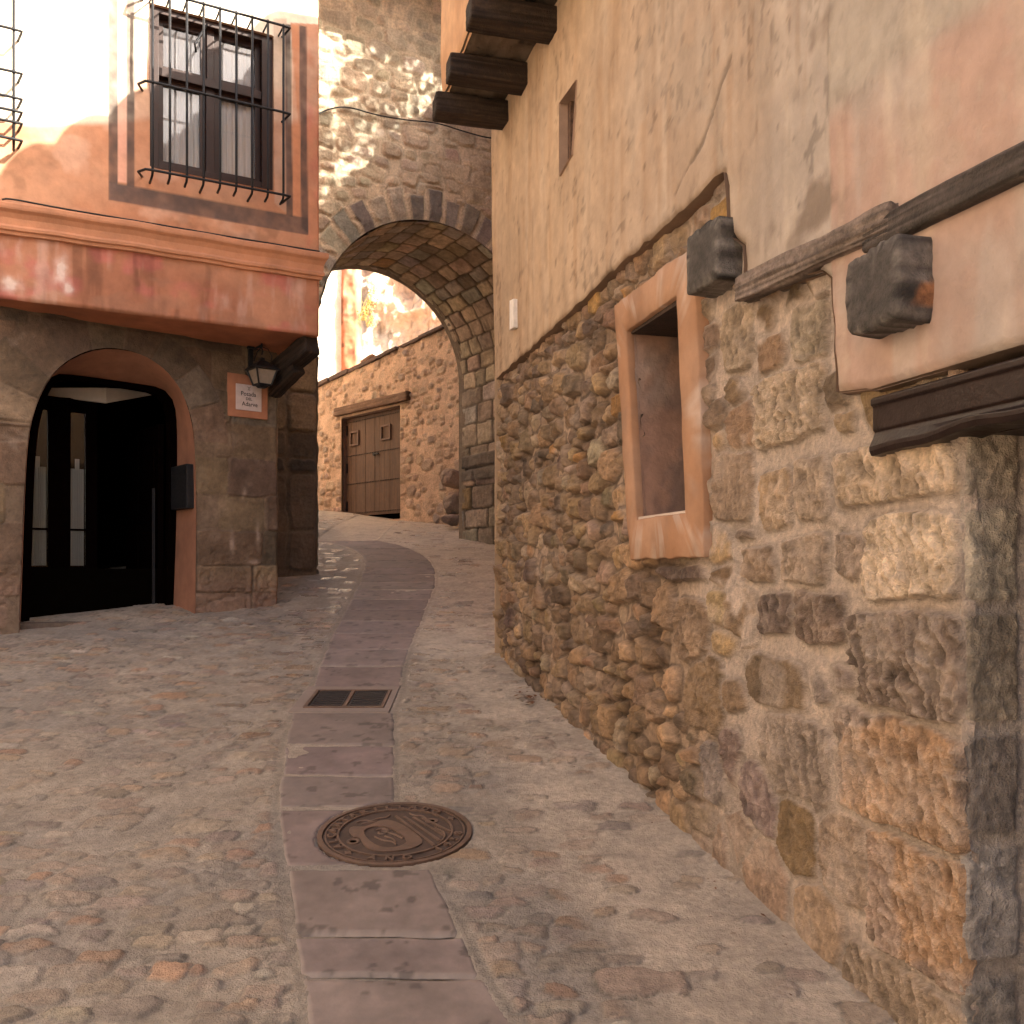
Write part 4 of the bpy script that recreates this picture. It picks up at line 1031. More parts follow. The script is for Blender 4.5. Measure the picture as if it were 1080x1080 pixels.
# cornice moulding
prof = [(-.02, z_mid-.004), (.03, z_mid), (.035, z_mid+.022), (.055, z_mid+.03), (.06, z_mid+.05), (.045, z_mid+.07), (.05, z_mid+.12), (.07, z_mid+.155), (.095, z_mid+.175), (.10, z_mid+.19), (.10, z_mid+.215), (.085, z_mid+.228), (-.02, z_mid+.236)]
rings = []
for k in range(64):
    u = uUc-7+(7+.0)*k/63
    rings.append([LU.P(u+(d*.6 if k == 63 else 0), z+.004*math.sin(u*3.1)+.003*math.sin(u*11), d) for d, z in prof])
mb = MB(); mb.loft(rings); mb.build('cornice', M['orange'], lh, (.46, .22, .125), smooth=False)
# soffit between ground-floor wall and the jettied fascia
def build_soffit():
    n, m_ = 60, 14; P = np.zeros((m_, n, 3)); cc = np.zeros((m_, n, 3))
    for i in range(n):
        f = i/(n-1); a = np.array(LU.P(uUc-4.2+4.2*f, z_bot+.004, -.006)); 
        # nearest point on lower wall line beneath
        bx_, by_ = L.P(uLc-3.9+(3.9+.02)*f, 0, -.05)[:2]
        for j in range(m_):
            g = j/(m_-1); x = a[0]*(1-g)+bx_*g; y = a[1]*(1-g)+by_*g
            z = z_bot+.004-.03*g*f+.012*float(fbm(np.array([x*4]), np.array([y*4]), 3, 190)[0]); P[j, i] = (x, y, z)
            cc[j, i] = np.array([.36, .135, .07])*(1+.3*float(fbm(np.array([x*3]), np.array([y*3]), 3, 191)[0]))
    grid_obj('soffit', P, cc, M['orange'], lh)
build_soffit()
body = MB()
body.box(LU, uUc-7, wu0-.02, z_bot+.03, 6.5, -3.5, -.03); body.box(LU, wu1+.02, uUc-.003, z_bot+.03, 6.5, -.9, -.03)
body.box(LU, wu0-.02, wu1+.02, z_bot+.03, wz0-.02, -3.5, -.03); body.box(LU, wu0-.02, wu1+.02, wz1+.02, 6.5, -3.5, -.03)
body.box(LU, wu0-.02, wu1+.02, wz0-.02, wz1+.02, -3.5, -.55)
body.build('body', M['orange'], lh, (.5, .28, .16))
sidew = MB(); sidew.box(LU, uUc-.004, uUc-.001, z_bot+.005, 6.5, -1.4, -.004); sidew.build('side_wall', M['orange'], lh, (.46, .2, .11))
lbk = MB(); lbk.box(L, -6, -.55, -1.5, 2.1, -3, -.06); lbk.box(L, uLc-.12, uLc-.05, -1.2, 2.1, -2.2, -.08); lbk.box(L, 2.0, uLc-.05, -1.2, 2.1, -2.3, -.6)
lbk.build('lower_body', M['ashlar'], lh, (.17, .12, .08))
pls = MB(); slab4(pls, LU, uUc-7.2, uUc+.25, .32, 6.55, -4.0, 7.9, .07); rf2 = pls.build('roof', M['tile'], lh)
# corbel beneath the corner of the jetty
a0 = Vector(L.P(uLc-.06, 1.70, -.02)); b0 = Vector(LU.P(uUc-.05, z_bot-.045, -.06))
timber('corbel', a0+Vector((-.05, .02, .10)), b0+Vector((-.0, -.0, -.02)), .15, .17, M['wood'], lh, 31, .016, (.012, .008, .006), (.055, .034, .022))
timber('corbel', a0+Vector((0, 0, -.0)), a0*.35+b0*.65+Vector((0, 0, -.05)), .12, .16, M['wood'], lh, 33, .014, (.010, .007, .005), (.045, .028, .018))
# window with two rows of lights
def lights():
    wn = MB(); d0, d1 = -.17, -.09
    t = .055
    wn.box(LU, wu0, wu0+.075, wz0, wz1, d0, -.03); wn.box(LU, wu1-.09, wu1, wz0, wz1, d0, -.03)
    wn.box(LU, wu0+.075, wu1-.09, wz0, wz0+.07, d0, -.04); wn.box(LU, wu0+.075, wu1-.09, wz1-.05, wz1, d0, -.03)
    zt = wz0+(wz1-wz0)*.615
    wn.box(LU, wu0+.075, wu1-.09, zt-.035, zt+.035, d0, -.05); um = (wu0+wu1)/2-.01
    wn.box(LU, um-.035, um+.035, wz0+.07, zt-.035, d0+.003, -.085); wn.box(LU, um-.03, um+.03, zt+.035, wz1-.05, d0+.003, -.085)
    wo_ = thing_child('window')
    fr = wn.build('frame', M['wood_window'], wo_, bevel=.004)
    for (a, b, z0, z1) in ((wu0+.075, um-.035, wz0+.07, zt-.035), (um+.035, wu1-.09, wz0+.07, zt-.035), (wu0+.075, um-.03, zt+.035, wz1-.05), (um+.03, wu1-.09, zt+.035, wz1-.05)):
        s = MB(); k = .045
        s.box(LU, a+.002, a+k, z0+.002, z1-.002, -.15, -.105); s.box(LU, b-k, b-.002, z0+.002, z1-.002, -.15, -.105); s.box(LU, a+k, b-k, z0+.002, z0+k, -.15, -.105); s.box(LU, a+k, b-k, z1-k, z1-.002, -.15, -.105)
        s.build('sash', M['wood_window'], wo_, bevel=.003)
        p = MB(); p.box(LU, a+k, b-k, z0+k, z1-k, -.130, -.126); p.build('pane', M['glass'], wo_)
        n = 50; bot = []; top = []
        gap = .0 if z0 > zt else (.035 if a < um-.1 else -.035)
        for q in range(n):
            f = q/(n-1); u = a+.02+(b-a-.04)*f; dd = -.175+.010*math.sin(f*42+a*9)+.004*math.sin(f*97)
            bot.append(LU.P(u*(1-.0)+(gap if False else 0), z0, dd)); top.append(LU.P(u, z1, dd))
        c = MB(); c.add(bot+top, [(i, i+1, n+i+1, n+i) for i in range(n-1)]); c.build('curtain', M['curtain'], wo_, smooth=True)
    rv = MB(); wr = wrect
    rv.loft([[LU.P(u, z, .004) for u, z in wr], [LU.P(u, z, -.2) for u, z in wr], [LU.P(u, z, -.54) for u, z in wr]], caps=False)
    rv.build('reveal', M['orange'], wo_, (.42, .25, .17))
    bk = MB(); bk.box(LU, wu0, wu1, wz0, wz1, -.56, -.53); bk.build('dark_room', M['dark'], wo_)
    # small iron stay left of the upper right light
    ir = MB(); a = LU.uv(219, 45, -.03); ir.tube([LU.P(a[0]-.02, a[1]+.10, -.03), LU.P(a[0]-.02, a[1]+.11, .05), LU.P(a[0]-.12, a[1]-.08, .05), LU.P(a[0]-.10, a[1]-.12, .0)], .009); ir.build('stay', M['iron'], wo_)
def thing_child(name, parent=None):
    o = bpy.data.objects.new(name, None); C.objects.link(o); o.parent = parent or lh; o.empty_display_size = .1; return o
lights()
def grille(u0, u1, z0, z1, d, nb, name='window_grille', mids=(.5,), curl=True):
    g = thing_child(name)
    r0 = .0105
    for k in range(nb):
        u = u0+(u1-u0)*k/(nb-1)
        b = MB(); b.tube([LU.P(u, z1+.02, d), LU.P(u, z0-.005, d), LU.P(u, z0-.03, d-.02), LU.P(u, z0-.035, d-.07), LU.P(u, z0-.04, -.01 if k % 3 == 0 else d-.11)], r0, 6); b.build('bar', M['iron'], g, smooth=True)
    for f in (0,)+tuple(mids)+(1,):
        z = z0+(z1-z0)*f; e = .055
        b = MB(); b.tube([LU.P(u0-.05, z, -.02), LU.P(u0-.05-(.05 if curl else 0), z, d*.55), LU.P(u0-e, z, d+.004), LU.P(u0, z, d+.012), LU.P(u1, z, d+.012), LU.P(u1+e, z, d+.004), LU.P(u1+e-.01, z, d*.55), LU.P(u1+.03, z, -.02)], r0, 6); b.build('rail', M['iron'], g, smooth=True)
    if True:
        b = MB()
        for k in range(nb):
            u = u0+(u1-u0)*k/(nb-1); b.tube([LU.P(u, z1, d), LU.P(u, z1+.0, -.01)], .008, 5)
        b.build('top_stays', M['iron'], g)
    return g
GD = .17
ga = LU.uv(161, 180, GD); gb = LU.uv(299, 206, GD); gt = LU.uv(299, 28, GD)
grille(ga[0], gb[0], (ga[1]+gb[1])/2, gt[1], GD, 9, mids=((LU.uv(299, 119, GD)[1]-gb[1])/(gt[1]-gb[1]),))
# the next window along, mostly outside the picture
g2 = LU.uv(14.5, 140, GD); z2b = LU.uv(14, 146, GD)[1]
zz = [LU.uv(14, y, GD)[1] for y in (141, 128, 116, 102, 75, 30)]; z2t = wz1+.1
grille(g2[0]-1.05, g2[0], z2b, z2t, .15, 8, mids=[(z-z2b)/(z2t-z2b) for z in zz[1:]])
w2 = thing_child('window'); q = MB(); q.box(LU, g2[0]-1.0, g2[0]-.10, z2b+.05, z2t, -.02, .03); q.build('frame', M['wood_window'], w2, bevel=.01)
q = MB(); q.box(LU, g2[0]-.93, g2[0]-.57, z2b+.12, z2t-.07, .03, .034); q.box(LU, g2[0]-.53, g2[0]-.17, z2b+.12, z2t-.07, .03, .034); q.build('pane', M['curtain'], w2)

# ================================================================ GATEWAY
gw = thing('stone_gateway', 'old stone gateway with a round arch closing the street between the two houses', 'gateway', A.P(1.45, -.1))
AR, ASP = 1.45, 2.67; AC = AR; DEP = 2.0
def build_gate_front():
    us = np.arange(-1.2, 4.0, .0145); zs = np.arange(-.5, 8.0, .0155)
    def af(u, z, r):
        q = r.uniform(.65, 1.35); return .125*q*r.uniform(.9, 1.4), .088*q
    def skip(u, z): return (z < .0+ASP+.2 and u < .12) or (math.hypot(u-AC, z-ASP) < AR+.30 and z > ASP-.5) or (0 < u < 2.9 and z < ASP)
    # explicit courses of the left pier
    rows = [(600, 560, (.125, .09, .068)), (560, 502, (.115, .085, .065)), (500, 484, (.05, .043, .04)), (482, 456, (.085, .068, .055)), (455, 416, (.24, .185, .13)), (414, 372, (.27, .205, .13)), (370, 330, (.24, .18, .12)), (330, 290, (.25, .19, .13))]
    fx = []; fc = []
    for y0, y1, c in rows:
        z0 = (HY-y0)/FPX*10.45; z1 = (HY-y1)/FPX*10.45
        fx.append((-.16, (z0+z1)/2, .17, (z1-z0)/2)); fc.append(c)
        fx.append((-.60, (z0+z1)/2, .26, (z1-z0)/2)); fc.append(c)
    S = scatter(-1.3, 4.1, 2.0, 8.1, af, fixed=fx, tries=12000, sep=1.5, seed=17, skip=skip)
    n = len(S)
    U, Z, F1, e, ID = cells(us, zs, S, p=3.6, warp=.026, wsc=6, seed=22)
    sc = stone_cols(n+40, [(.38, .335, .265, 4), (.44, .39, .31, 3), (.32, .285, .235, 3), (.40, .34, .30, 2), (.34, .27, .22, 1)], 19, .11)
    for i, c in enumerate(fc): sc[i] = c
    # voussoirs
    rr = np.hypot(U-AC, Z-ASP); an = np.arctan2(Z-ASP, U-AC)
    r1 = 1.80+.05*np.sin(np.floor(an/math.pi*21)*2.7)
    ring = (rr < r1) & (Z > ASP-.03); nv = 21
    af_ = an/math.pi*nv+.10*fbm(an*5, rr*3, 2, 24); ai = np.floor(af_).astype(int); fr = np.minimum(af_-ai, 1-(af_-ai))*math.pi/nv*rr
    er = np.minimum(fr-.024, np.abs(r1-rr)-.012)
    vc = stone_cols(40, [(.23, .215, .205, 4), (.29, .265, .245, 3), (.18, .17, .165, 3), (.34, .30, .265, 2)], 29, .12)
    e = np.where(ring, er, e); ID2 = np.where(ring, n+np.clip(ai, 0, 38), ID)
    sc2 = np.concatenate([sc[:n], vc])
    st = sm(e, .006, .022)
    pr = np.random.default_rng(31).uniform(.006, .030, n+45)
    H = st*(pr[ID2]+ridge(U*7, Z*7, 4, 200)*.014+ridge(U*18, Z*18, 3, 201)*.006)+(1-st)*fbm(U*8, Z*8, 3, 202)*.010
    ridgem = sm(fbm(U*2.5, Z*5, 3, 203), .2, .5)*.03; H = H+ridgem*(1-st)
    cs = sc2[ID2]*np.clip(1+.3*fbm(U*8, Z*8, 4, 204)+.12*fbm(U*2, Z*2, 3, 205), .4, 1.6)[..., None]
    mo = mixc(col(.62, .54, .43), col(.52, .45, .35), sm(fbm(U*2, Z*2, 4, 206), -.3, .4))
    pier = sm(-Z, -2.6, -2.3)*(U < .1)
    mo = mixc(mo, col(.16, .12, .09), pier)
    smear = sm(fbm(U*3.3, Z*3.3, 4, 207), .0, .35)*.8*(Z > ASP+.6)*(~ring)
    cs = mixc(cs, mo, smear)
    cs = mixc(cs, mo, .12*(1-ring))
    Cc = mixc(mo, cs, st)
    Cc = Cc*(1-.25*(1-sm(np.abs(e), 0, .014))*(e > -.015))[..., None]*col(1.12, 1.08, .98)
    hole = [(0, -3), (0, ASP)]+[(AC-AR*math.cos(a), ASP+AR*math.sin(a)) for a in np.linspace(0, math.pi, 60)[1:-1]]+[(2*AR, ASP), (2*AR, -3)]
    H = np.where((rr < 1.60) & (Z > ASP), H*sm(rr, 1.45, 1.52), H); H = np.where((Z <= ASP) & (U > -.06), H*sm(-U, .0, .05)-.01*(1-sm(-U, 0, .05)), H)
    wall_sheet('front_wall', A, us, zs, H, Cc, M['rubble'], gw, holes=[hole])
build_gate_front()
def build_vault():
    # s runs down the right wall: 0 at right foot, up, over, down the left side
    h = ASP+.6; s1 = h; s2 = h+math.pi*AR; s3 = s2+h
    ss = np.arange(0, s3, .019); ds = np.arange(0, DEP+.001, .0195)
    Sg, D = np.meshgrid(ss, ds)
    rows = []
    z = 0
    r = np.random.default_rng(41); S = []
    while z < s3:
        onv = s1-.15 < z < s2+.1; hh = r.uniform(.19, .24) if onv else r.uniform(.24, .34); d = -r.uniform(0, .4)
        while d < DEP:
            w = r.uniform(.26, .42) if onv else r.uniform(.4, .7); S.append((z+hh/2, d+w/2, hh/2*.97, w/2*.97)); d += w
        z += hh
    U, V, F1, e, ID = cells(ss, ds, S, p=7, warp=.016, wsc=5, seed=43)
    sc = stone_cols(len(S)+1, [(.42, .335, .225, 4), (.48, .385, .26, 3), (.35, .275, .195, 3), (.38, .335, .27, 2), (.42, .26, .12, .6)], 44, .13)
    st = sm(e, .003, .02)
    H = st*(.016+fbm(U*5, V*5, 4, 210)*.02+ridge(U*15, V*15, 3, 211)*.006)+fbm(U*2, V*2, 2, 212)*.02*(1-st)
    ledge = np.exp(-((Sg-(h-1.05-.35))/.07)**2)                               # dark impost band
    H = H+0*ledge
    cs = sc[ID]*np.clip(1+.35*fbm(U*6, V*6, 4, 213), .4, 1.6)[..., None]
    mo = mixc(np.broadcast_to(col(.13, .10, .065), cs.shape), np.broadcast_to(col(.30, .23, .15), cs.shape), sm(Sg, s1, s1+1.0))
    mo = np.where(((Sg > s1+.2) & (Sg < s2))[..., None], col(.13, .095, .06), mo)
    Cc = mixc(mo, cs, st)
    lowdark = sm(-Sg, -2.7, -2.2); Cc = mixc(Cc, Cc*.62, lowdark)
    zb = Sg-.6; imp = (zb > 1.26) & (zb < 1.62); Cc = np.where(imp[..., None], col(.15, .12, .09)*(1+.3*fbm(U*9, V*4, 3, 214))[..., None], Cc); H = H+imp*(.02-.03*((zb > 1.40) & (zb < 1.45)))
    def posn(s, hh):
        rad = AR-hh
        z = np.where(s < s1, s-.6, np.where(s > s2, h-(s-s2)-.6, ASP+rad*np.sin((s-s1)/AR)))
        u = np.where(s < s1, AC+rad, np.where(s > s2, AC-rad, AC+rad*np.cos((s-s1)/AR)))
        return u, z
    u, z = posn(Sg, H)
    P = A.PP(u, z, -D)
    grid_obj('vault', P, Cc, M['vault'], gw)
    # inner ring on the far side and back wall
    n = 50; V_ = []; cc = []
    outer = []
    mb = MB()
    pf = [(2*AR, -.6), (2*AR, ASP)]+[(AC+AR*math.cos(a), ASP+AR*math.sin(a)) for a in np.linspace(0, math.pi, n)[1:-1]]+[(0, ASP), (0, -.6)]
    def grow(p, g): return [(AC+(u_-AC)*(1+g/AR), z_ if z_ <= ASP else ASP+(z_-ASP)*(1+g/AR)) for u_, z_ in p]
    a_, b_ = grow(pf, -.015), grow(pf, .30)
    rings = [[A.P(*p, -DEP+.10) for p in a_], [A.P(*p, -DEP-.10) for p in a_], [A.P(*p, -DEP-.10) for p in b_], [A.P(*p, -DEP+.10) for p in b_]]
    V_ = [p for rg in rings for p in rg]; nn = len(pf); F = []
    for k in range(4):
        for i in range(nn-1): F.append((k*nn+i, k*nn+i+1, ((k+1) % 4)*nn+i+1, ((k+1) % 4)*nn+i))
    mesh_obj('rear_arch_ring', V_, F, M['vault'], gw, (.20, .15, .10))
build_vault()
gb_ = MB()
gb_.box(A, -1.25, -.05, -1.5, 7.3, -DEP-.02, -.05); gb_.box(A, 2*AR+.05, 9, -1.5, 7.3, -DEP-.02, -.05); gb_.box(A, -.05, 2*AR+.05, ASP+AR+.05, 7.3, -DEP-.02, -.05)
for s_ in (0, 1):
    for k in range(6):
        a = math.pi/2*k/6; u_ = AR+ (AR+.04)*math.cos(a) if s_ else AR-(AR+.04)*math.cos(a)
        z_ = ASP+(AR+.04)*math.sin(math.pi/2*(k+1)/6)
        if s_: gb_.box(A, u_, 2*AR+.05, ASP+(AR+.04)*math.sin(a), z_, -DEP-.015, -.055)
        else: gb_.box(A, -.05, u_, ASP+(AR+.04)*math.sin(a), z_, -DEP-.015, -.055)
gb_.build('body', M['rubble'], gw, (.32, .27, .23))
tb = MB(); slab4(tb, A, -2.2, 9.2, 1.25, 7.0, -2.3, 7.5, .08); gr_ = tb.build('roof', M['tile'], gw)  # unseen eaves, overhang sized to shade the upper gateway wall
tiles(A, -2.2, 9, .30, 1.32, 7.05, .14, 3.6, .12, 'eaves_tiles', gr_)

# ================================================================ WALL WITH THE TIMBER GATE
gwll = thing('garden_wall', 'sunset-pink rubble wall with sloping top beyond the arch', 'wall', G.P(0, .9))
gwll['label'] = 'peach rubble wall with a sloping dark coping, seen beyond the arch'
gtop = pp(G, [(150, 492), (335, 408), (487, 337), (640, 266)])
gpx = [(360, 441), (422, 427.5), (421, 546), (359.5, 543)]
gh = pp(G, gpx); gu0 = gh[0][0]; gu1 = gh[1][0]; ghz0 = gh[3][1]-.15; ghz1 = (gh[0][1]+gh[1][1])/2
ghole = [(gu0, ghz0), (gu1, ghz0), (gu1, ghz1), (gu0, ghz1)]
def build_gwall():
    us = np.arange(-2.2, 3.6, .016); zs = np.arange(.2, 4.6, .016)
    S = scatter(-2.3, 3.7, .2, 4.6, lambda u, z, r: ((lambda q: (.080*q*r.uniform(.9, 1.3), .055*q))(r.uniform(.6, 1.3)*(1+.5*(z < 1.9)))), tries=16000, sep=1.6, seed=51,
                skip=lambda u, z: gu0-.03 < u < gu1+.03 and z < ghz1+.2)
    U, Z, F1, e, ID = cells(us, zs, S, p=2.6, warp=.03, wsc=7, seed=52)
    n = len(S); pr = np.random.default_rng(53).uniform(.0, .026, n+1)
    sc = stone_cols(n+1, [(.42, .32, .23, 3), (.36, .275, .21, 3), (.47, .345, .24, 3), (.30, .245, .20, 1.5)], 54, .12)
    st = sm(e, .004, .028)*sm(pr[ID], .004, .014)
    H = st*(pr[ID]+ridge(U*8, Z*8, 3, 220)*.012)+fbm(U*3, Z*3, 3, 221)*.025+fbm(U*14, Z*14, 3, 222)*.006
    cs = sc[ID]*np.clip(1+.3*fbm(U*9, Z*9, 3, 223), .5, 1.6)[..., None]
    mo = mixc(col(.68, .48, .33), col(.60, .42, .29), sm(fbm(U*2, Z*2, 4, 224), -.3, .4))
    Cc = mixc(mo, cs, st*.8); Cc = Cc*(1-.3*(1-sm(np.abs(e), 0, .015))*(e > -.01)*(pr[ID] > .01))[..., None]
    above = [(gtop[0][0], gtop[0][1]), (gtop[1][0], gtop[1][1]), (gtop[2][0], gtop[2][1]), (gtop[3][0], gtop[3][1]), (9, 9), (-9, 9)]
    H = H*sm(poly_sdf(U, Z, ghole), .0, .04)
    wall_sheet('stone_wall', G, us, zs, H, Cc, M['rubble'], gwll, holes=[above, ghole])
    cb = MB()
    a, b = gtop[0], gtop[3]
    pl_ = [(u, np.interp(u, [p[0] for p in gtop], [p[1] for p in gtop])) for u in np.arange(-2.2, 3.6, .5)]
    for (p, q) in zip(pl_[:-1], pl_[1:]):
        cb.prism(G, [(p[0], -1), (q[0], -1), (q[0], q[1]-.03), (p[0], p[1]-.03)] if not (p[0] < gu1 and q[0] > gu0) else [(p[0], ghz1+.02), (q[0], ghz1+.02), (q[0], q[1]-.03), (p[0], p[1]-.03)], -.45, -.06)
    cb.box(G, gu0-.45, gu0-.0, -1, ghz1+.02, -.45, -.075); cb.box(G, gu1, gu1+.45, -1, ghz1+.02, -.45, -.075)
    cb.build('core', M['rubble'], gwll, (.42, .28, .19))
    # thin slab coping in irregular lengths
    r = random.Random(5); u = -2.0
    while u < 3.5:
        l = r.uniform(.35, .75); z0 = np.interp(u, [p[0] for p in gtop], [p[1] for p in gtop]); z1 = np.interp(u+l, [p[0] for p in gtop], [p[1] for p in gtop])
        c = MB(); t = r.uniform(.05, .085); g_ = r.uniform(.0, .03)
        c.prism(G, [(u, z0-.02), (u+l-g_, z1-.02), (u+l-g_, z1-.02+t), (u, z0-.02+t)], -.48, .05+r.uniform(-.02, .03))
        c.build('coping_slab', M['wood'], gwll, (.10, .065, .05), bevel=.01); u += l
build_gwall()
ll = pp(G, [(354, 438), (431, 419)], .03)
timber('gate_lintel', G.P(ll[0][0], (ghz1+.12), -.0), G.P(ll[1][0], ghz1+.12, -.0), .16, .15, M['wood'], gwll, 41, .010, (.10, .055, .03), (.20, .12, .075))
# gate: two plank leaves
wg = thing_child('timber_gate', gwll)
gm = (gu0+gu1)/2
gzb = float(gz(*G.P(gm, 0)[:2]))
for s_, (a, b) in enumerate(((gu0+.01, gm-.004), (gm+.004, gu1-.01))):
    n = 6; bmx = MB(); r = random.Random(9+s_)
    w_ = (b-a)/n
    for k in range(n):
        bmx.box(G, a+k*w_+.002, a+(k+1)*w_-.002, gzb+.03, ghz1-.015, -.16, -.115+r.uniform(-.003, .003))
    lf_ = bmx.build('gate_leaf', M['wood_gate'], wg, (.115, .070, .046), bevel=.003)
    bt = MB(); 
    hz = .36; hx0 = a+(.14 if s_ == 0 else .22); hx1 = hx0+.30; zt = ghz1-.26
    for (p, q, z0, z1) in ((hx0, hx1, zt-.03, zt), (hx0, hx1, zt-.27, zt-.24), (hx0, hx0+.03, zt-.24, zt-.03), (hx1-.03, hx1, zt-.24, zt-.03)):
        bt.box(G, p, q, z0, z1, -.115, -.085)
    bt.build('hatch_frame', M['wood_gate'], lf_, (.16, .105, .08))
    st2 = MB()
    for zf in (.03, .33, .62, .965):
        zz_ = gzb+.03+(ghz1-gzb-.05)*zf
        for k in range(18):
            u = a+.02+(b-a-.04)*k/17; st2.box(G, u-.007, u+.007, zz_-.007, zz_+.007, -.115, -.100)
    st2.build('studs', M['iron'], lf_)
    hg = MB(); ue = a if s_ == 0 else b-.035
    for zf in (.12, .5, .88):
        zz_ = gzb+(ghz1-gzb)*zf; hg.box(G, ue, ue+.035, zz_-.09, zz_+.09, -.115, -.095)
    hg.build('hinges', M['iron'], lf_)
lt = MB(); zl = gzb+(ghz1-gzb)*.60; lt.box(G, gm-.02, gm+.16, zl-.012, zl+.012, -.10, -.07); lt.box(G, gm-.03, gm+.02, zl-.03, zl+.03, -.115, -.09); lt.build('latch', M['iron'], wg)
fr_ = MB(); fr_.box(G, gu0, gu1, ghz1-.015, ghz1+.03, -.2, -.04); fr_.box(G, gu0-.02, gu0+.008, gzb-.1, ghz1, -.2, -.05); fr_.box(G, gu1-.008, gu1+.02, gzb-.1, ghz1, -.2, -.05); fr_.build('gate_frame', M['wood_gate'], wg, (.17, .10, .075))
bk = MB(); bk.box(G, gu0-.1, gu1+.1, gzb-.3, ghz1+.1, -.5, -.18); bk.build('backing', M['dark'], wg)
# ================================================================ BEYOND THE GATE WALL
def build_crag():
    us = np.arange(-8, 7, .05); zs = np.arange(.5, 9.5, .05)
    Kp = Plane(-4.0, 23.0, 1.0, -.25)
    U, Z = np.meshgrid(us, zs)
    lean = -.35*(Z-2)
    big = ridge(U*.35, Z*.3, 4, 300)*1.0+ridge(U*1.3, Z*.8, 4, 301)*.35
    step = sm(Z+.3*fbm(U*.8, Z*.2, 3, 302), 5.5, 5.7)*-1.0          # ledge
    H = lean+big*.8+step+fbm(U*4, Z*3, 4, 303)*.10
    c = mixc(col(.58, .40, .28), col(.56, .47, .38), sm(fbm(U*.9, Z*.7, 4, 304)+.25*sm(U, 1, 3), -.2, .3))
    c = mixc(c, col(.48, .24, .14), sm(fbm(U*1.1+4, Z*.6, 4, 305), .15, .4)*.8)
    crack = sm(ridge(U*2.2, Z*.7, 4, 306), .55, .85)*.45; c = c*(1-crack)[..., None]
    t = thing('rock_crag', 'sunlit orange and grey rock face rising above the peach wall', 'rock', Kp.P(0, 1.5))
    wall_sheet('rock_face', Kp, us, zs, H, c, M['rock'], t)
    # nearer rock shoulder with a flat ledge
    us = np.arange(-1.4, 3.4, .035); zs = np.arange(2.5, 4.6, .035); K2 = Plane(-3.2, 20.6, 1.0, -.25); U, Z = np.meshgrid(us, zs)
    H = .25*ridge(U*.9, Z*.5, 4, 310)+.08*ridge(U*3, Z*2, 3, 311)-.10*(Z-3)
    c = mixc(col(.50, .31, .20), col(.33, .27, .22), sm(U+.4*fbm(U*2, Z, 3, 312), .5, 1.3)); c = c*(1-sm(ridge(U*3, Z*.8, 3, 313), .5, .85)*.5)[..., None]
    zt = 4.35
    top = [(-9, zt+.0), (-.6, zt-.1), (.2, zt+.28), (.75, zt), (1.3, zt+.05), (2.2, zt-.3), (3.4, zt-.5), (9, zt), (9, 12), (-9, 12)]
    wall_sheet('rock_shoulder', K2, us, zs, H, c, M['rock'], t, holes=[top])
    # ledge top
    us2 = np.arange(-1.4, 3.4, .06); ds = np.arange(-2.6, .12, .06); U2, D2 = np.meshgrid(us2, ds)
    Zt = np.interp(U2, [p[0] for p in top[:8]], [p[1] for p in top[:8]])+.05*fbm(U2*3, D2*3, 3, 314)+.15*np.clip(-D2, 0, 3)
    P = K2.PP(U2, Zt, D2); grid_obj('rock_ledge', P, np.broadcast_to(col(.46, .37, .29), P.shape).copy(), M['rock'], t)
    return K2, top
K2, ktop = build_crag()
# pale house wall left of the rock, with an orange quoin
ph = Plane(-5.2, 20.2, 1.0, .12)
pale = thing('pale_house', 'pale sunlit house wall with an orange corner strip beyond the arch', 'house', ph.P(0, 1.2))
q0 = ph.uv(300, 380)[0]; q1 = ph.uv(360.5, 340)[0]; q2 = ph.uv(376, 340)[0]
b = MB(); b.box(ph, q0-3, q1, 0, 9, -3, 0); b.build('wall', M['plaster'], pale, (.78, .70, .58))
def build_quoin():
    us = np.arange(q1-.01, q2+.12, .03); zs = np.arange(.5, 9, .03); U, Z = np.meshgrid(us, zs)
    H = .10+.035*ridge(U*2.5, Z*1.6, 4, 320)+.03*fbm(U*6, Z*5, 3, 321); H -= .09*(1-sm(U, q1-.01, q1+.03)); H -= .25*sm(U, q2, q2+.1)
    c = mixc(col(.46, .17, .09), col(.50, .24, .15), sm(fbm(U*3, Z*2, 4, 322), -.2, .3)); c = c*(1-.6*sm(fbm(U*4, Z*3, 3, 323), .3, .5))[..., None]
    wall_sheet('corner_strip', ph, us, zs, H, c, M['orange'], pale)
build_quoin()
# dry shrub on the rock
def dry_shrub(px, py, Y, label, h, n, seed):
    X = (px-HX)/FPX*Y; Z = (HY-py)/FPX*Y; t = thing('dry_shrub', label, 'plant', (X, Y, Z), 'dry shrubs on the rock')
    r = random.Random(seed); st = MB(); lv = MB()
    for k in range(n):
        a = r.uniform(0, 6.28); l = h*r.uniform(.5, 1); p0 = Vector((X+r.uniform(-.1, .1), Y, Z)); d = Vector((math.cos(a)*.45, math.sin(a)*.3, 1)).normalized()
        p1 = p0+d*l*.5; p2 = p1+(d+Vector((r.uniform(-.5, .5), r.uniform(-.5, .5), 0))).normalized()*l*.5
        st.tube([p0, p1, p2], [.008, .006, .003], 4)
        for j in range(14):
            f = r.uniform(.2, 1); c = (p0.lerp(p1, f*2) if f < .5 else p1.lerp(p2, f*2-1))+Vector([r.uniform(-.06, .06) for _ in range(3)])
            u = Vector([r.gauss(0, 1) for _ in range(3)]).normalized()*.028; v = u.cross(Vector([r.gauss(0, 1) for _ in range(3)])).normalized()*.016
            lv.add([c-u, c+v, c+u, c-v], [(0, 1, 2, 3)])
    st.build('stems', M['straw'], t); lv.build('leaves', M['straw'], t)
dry_shrub(381, 338, 19.6, 'yellow dry shrub standing tall on the rock beyond the arch', .95, 7, 1)
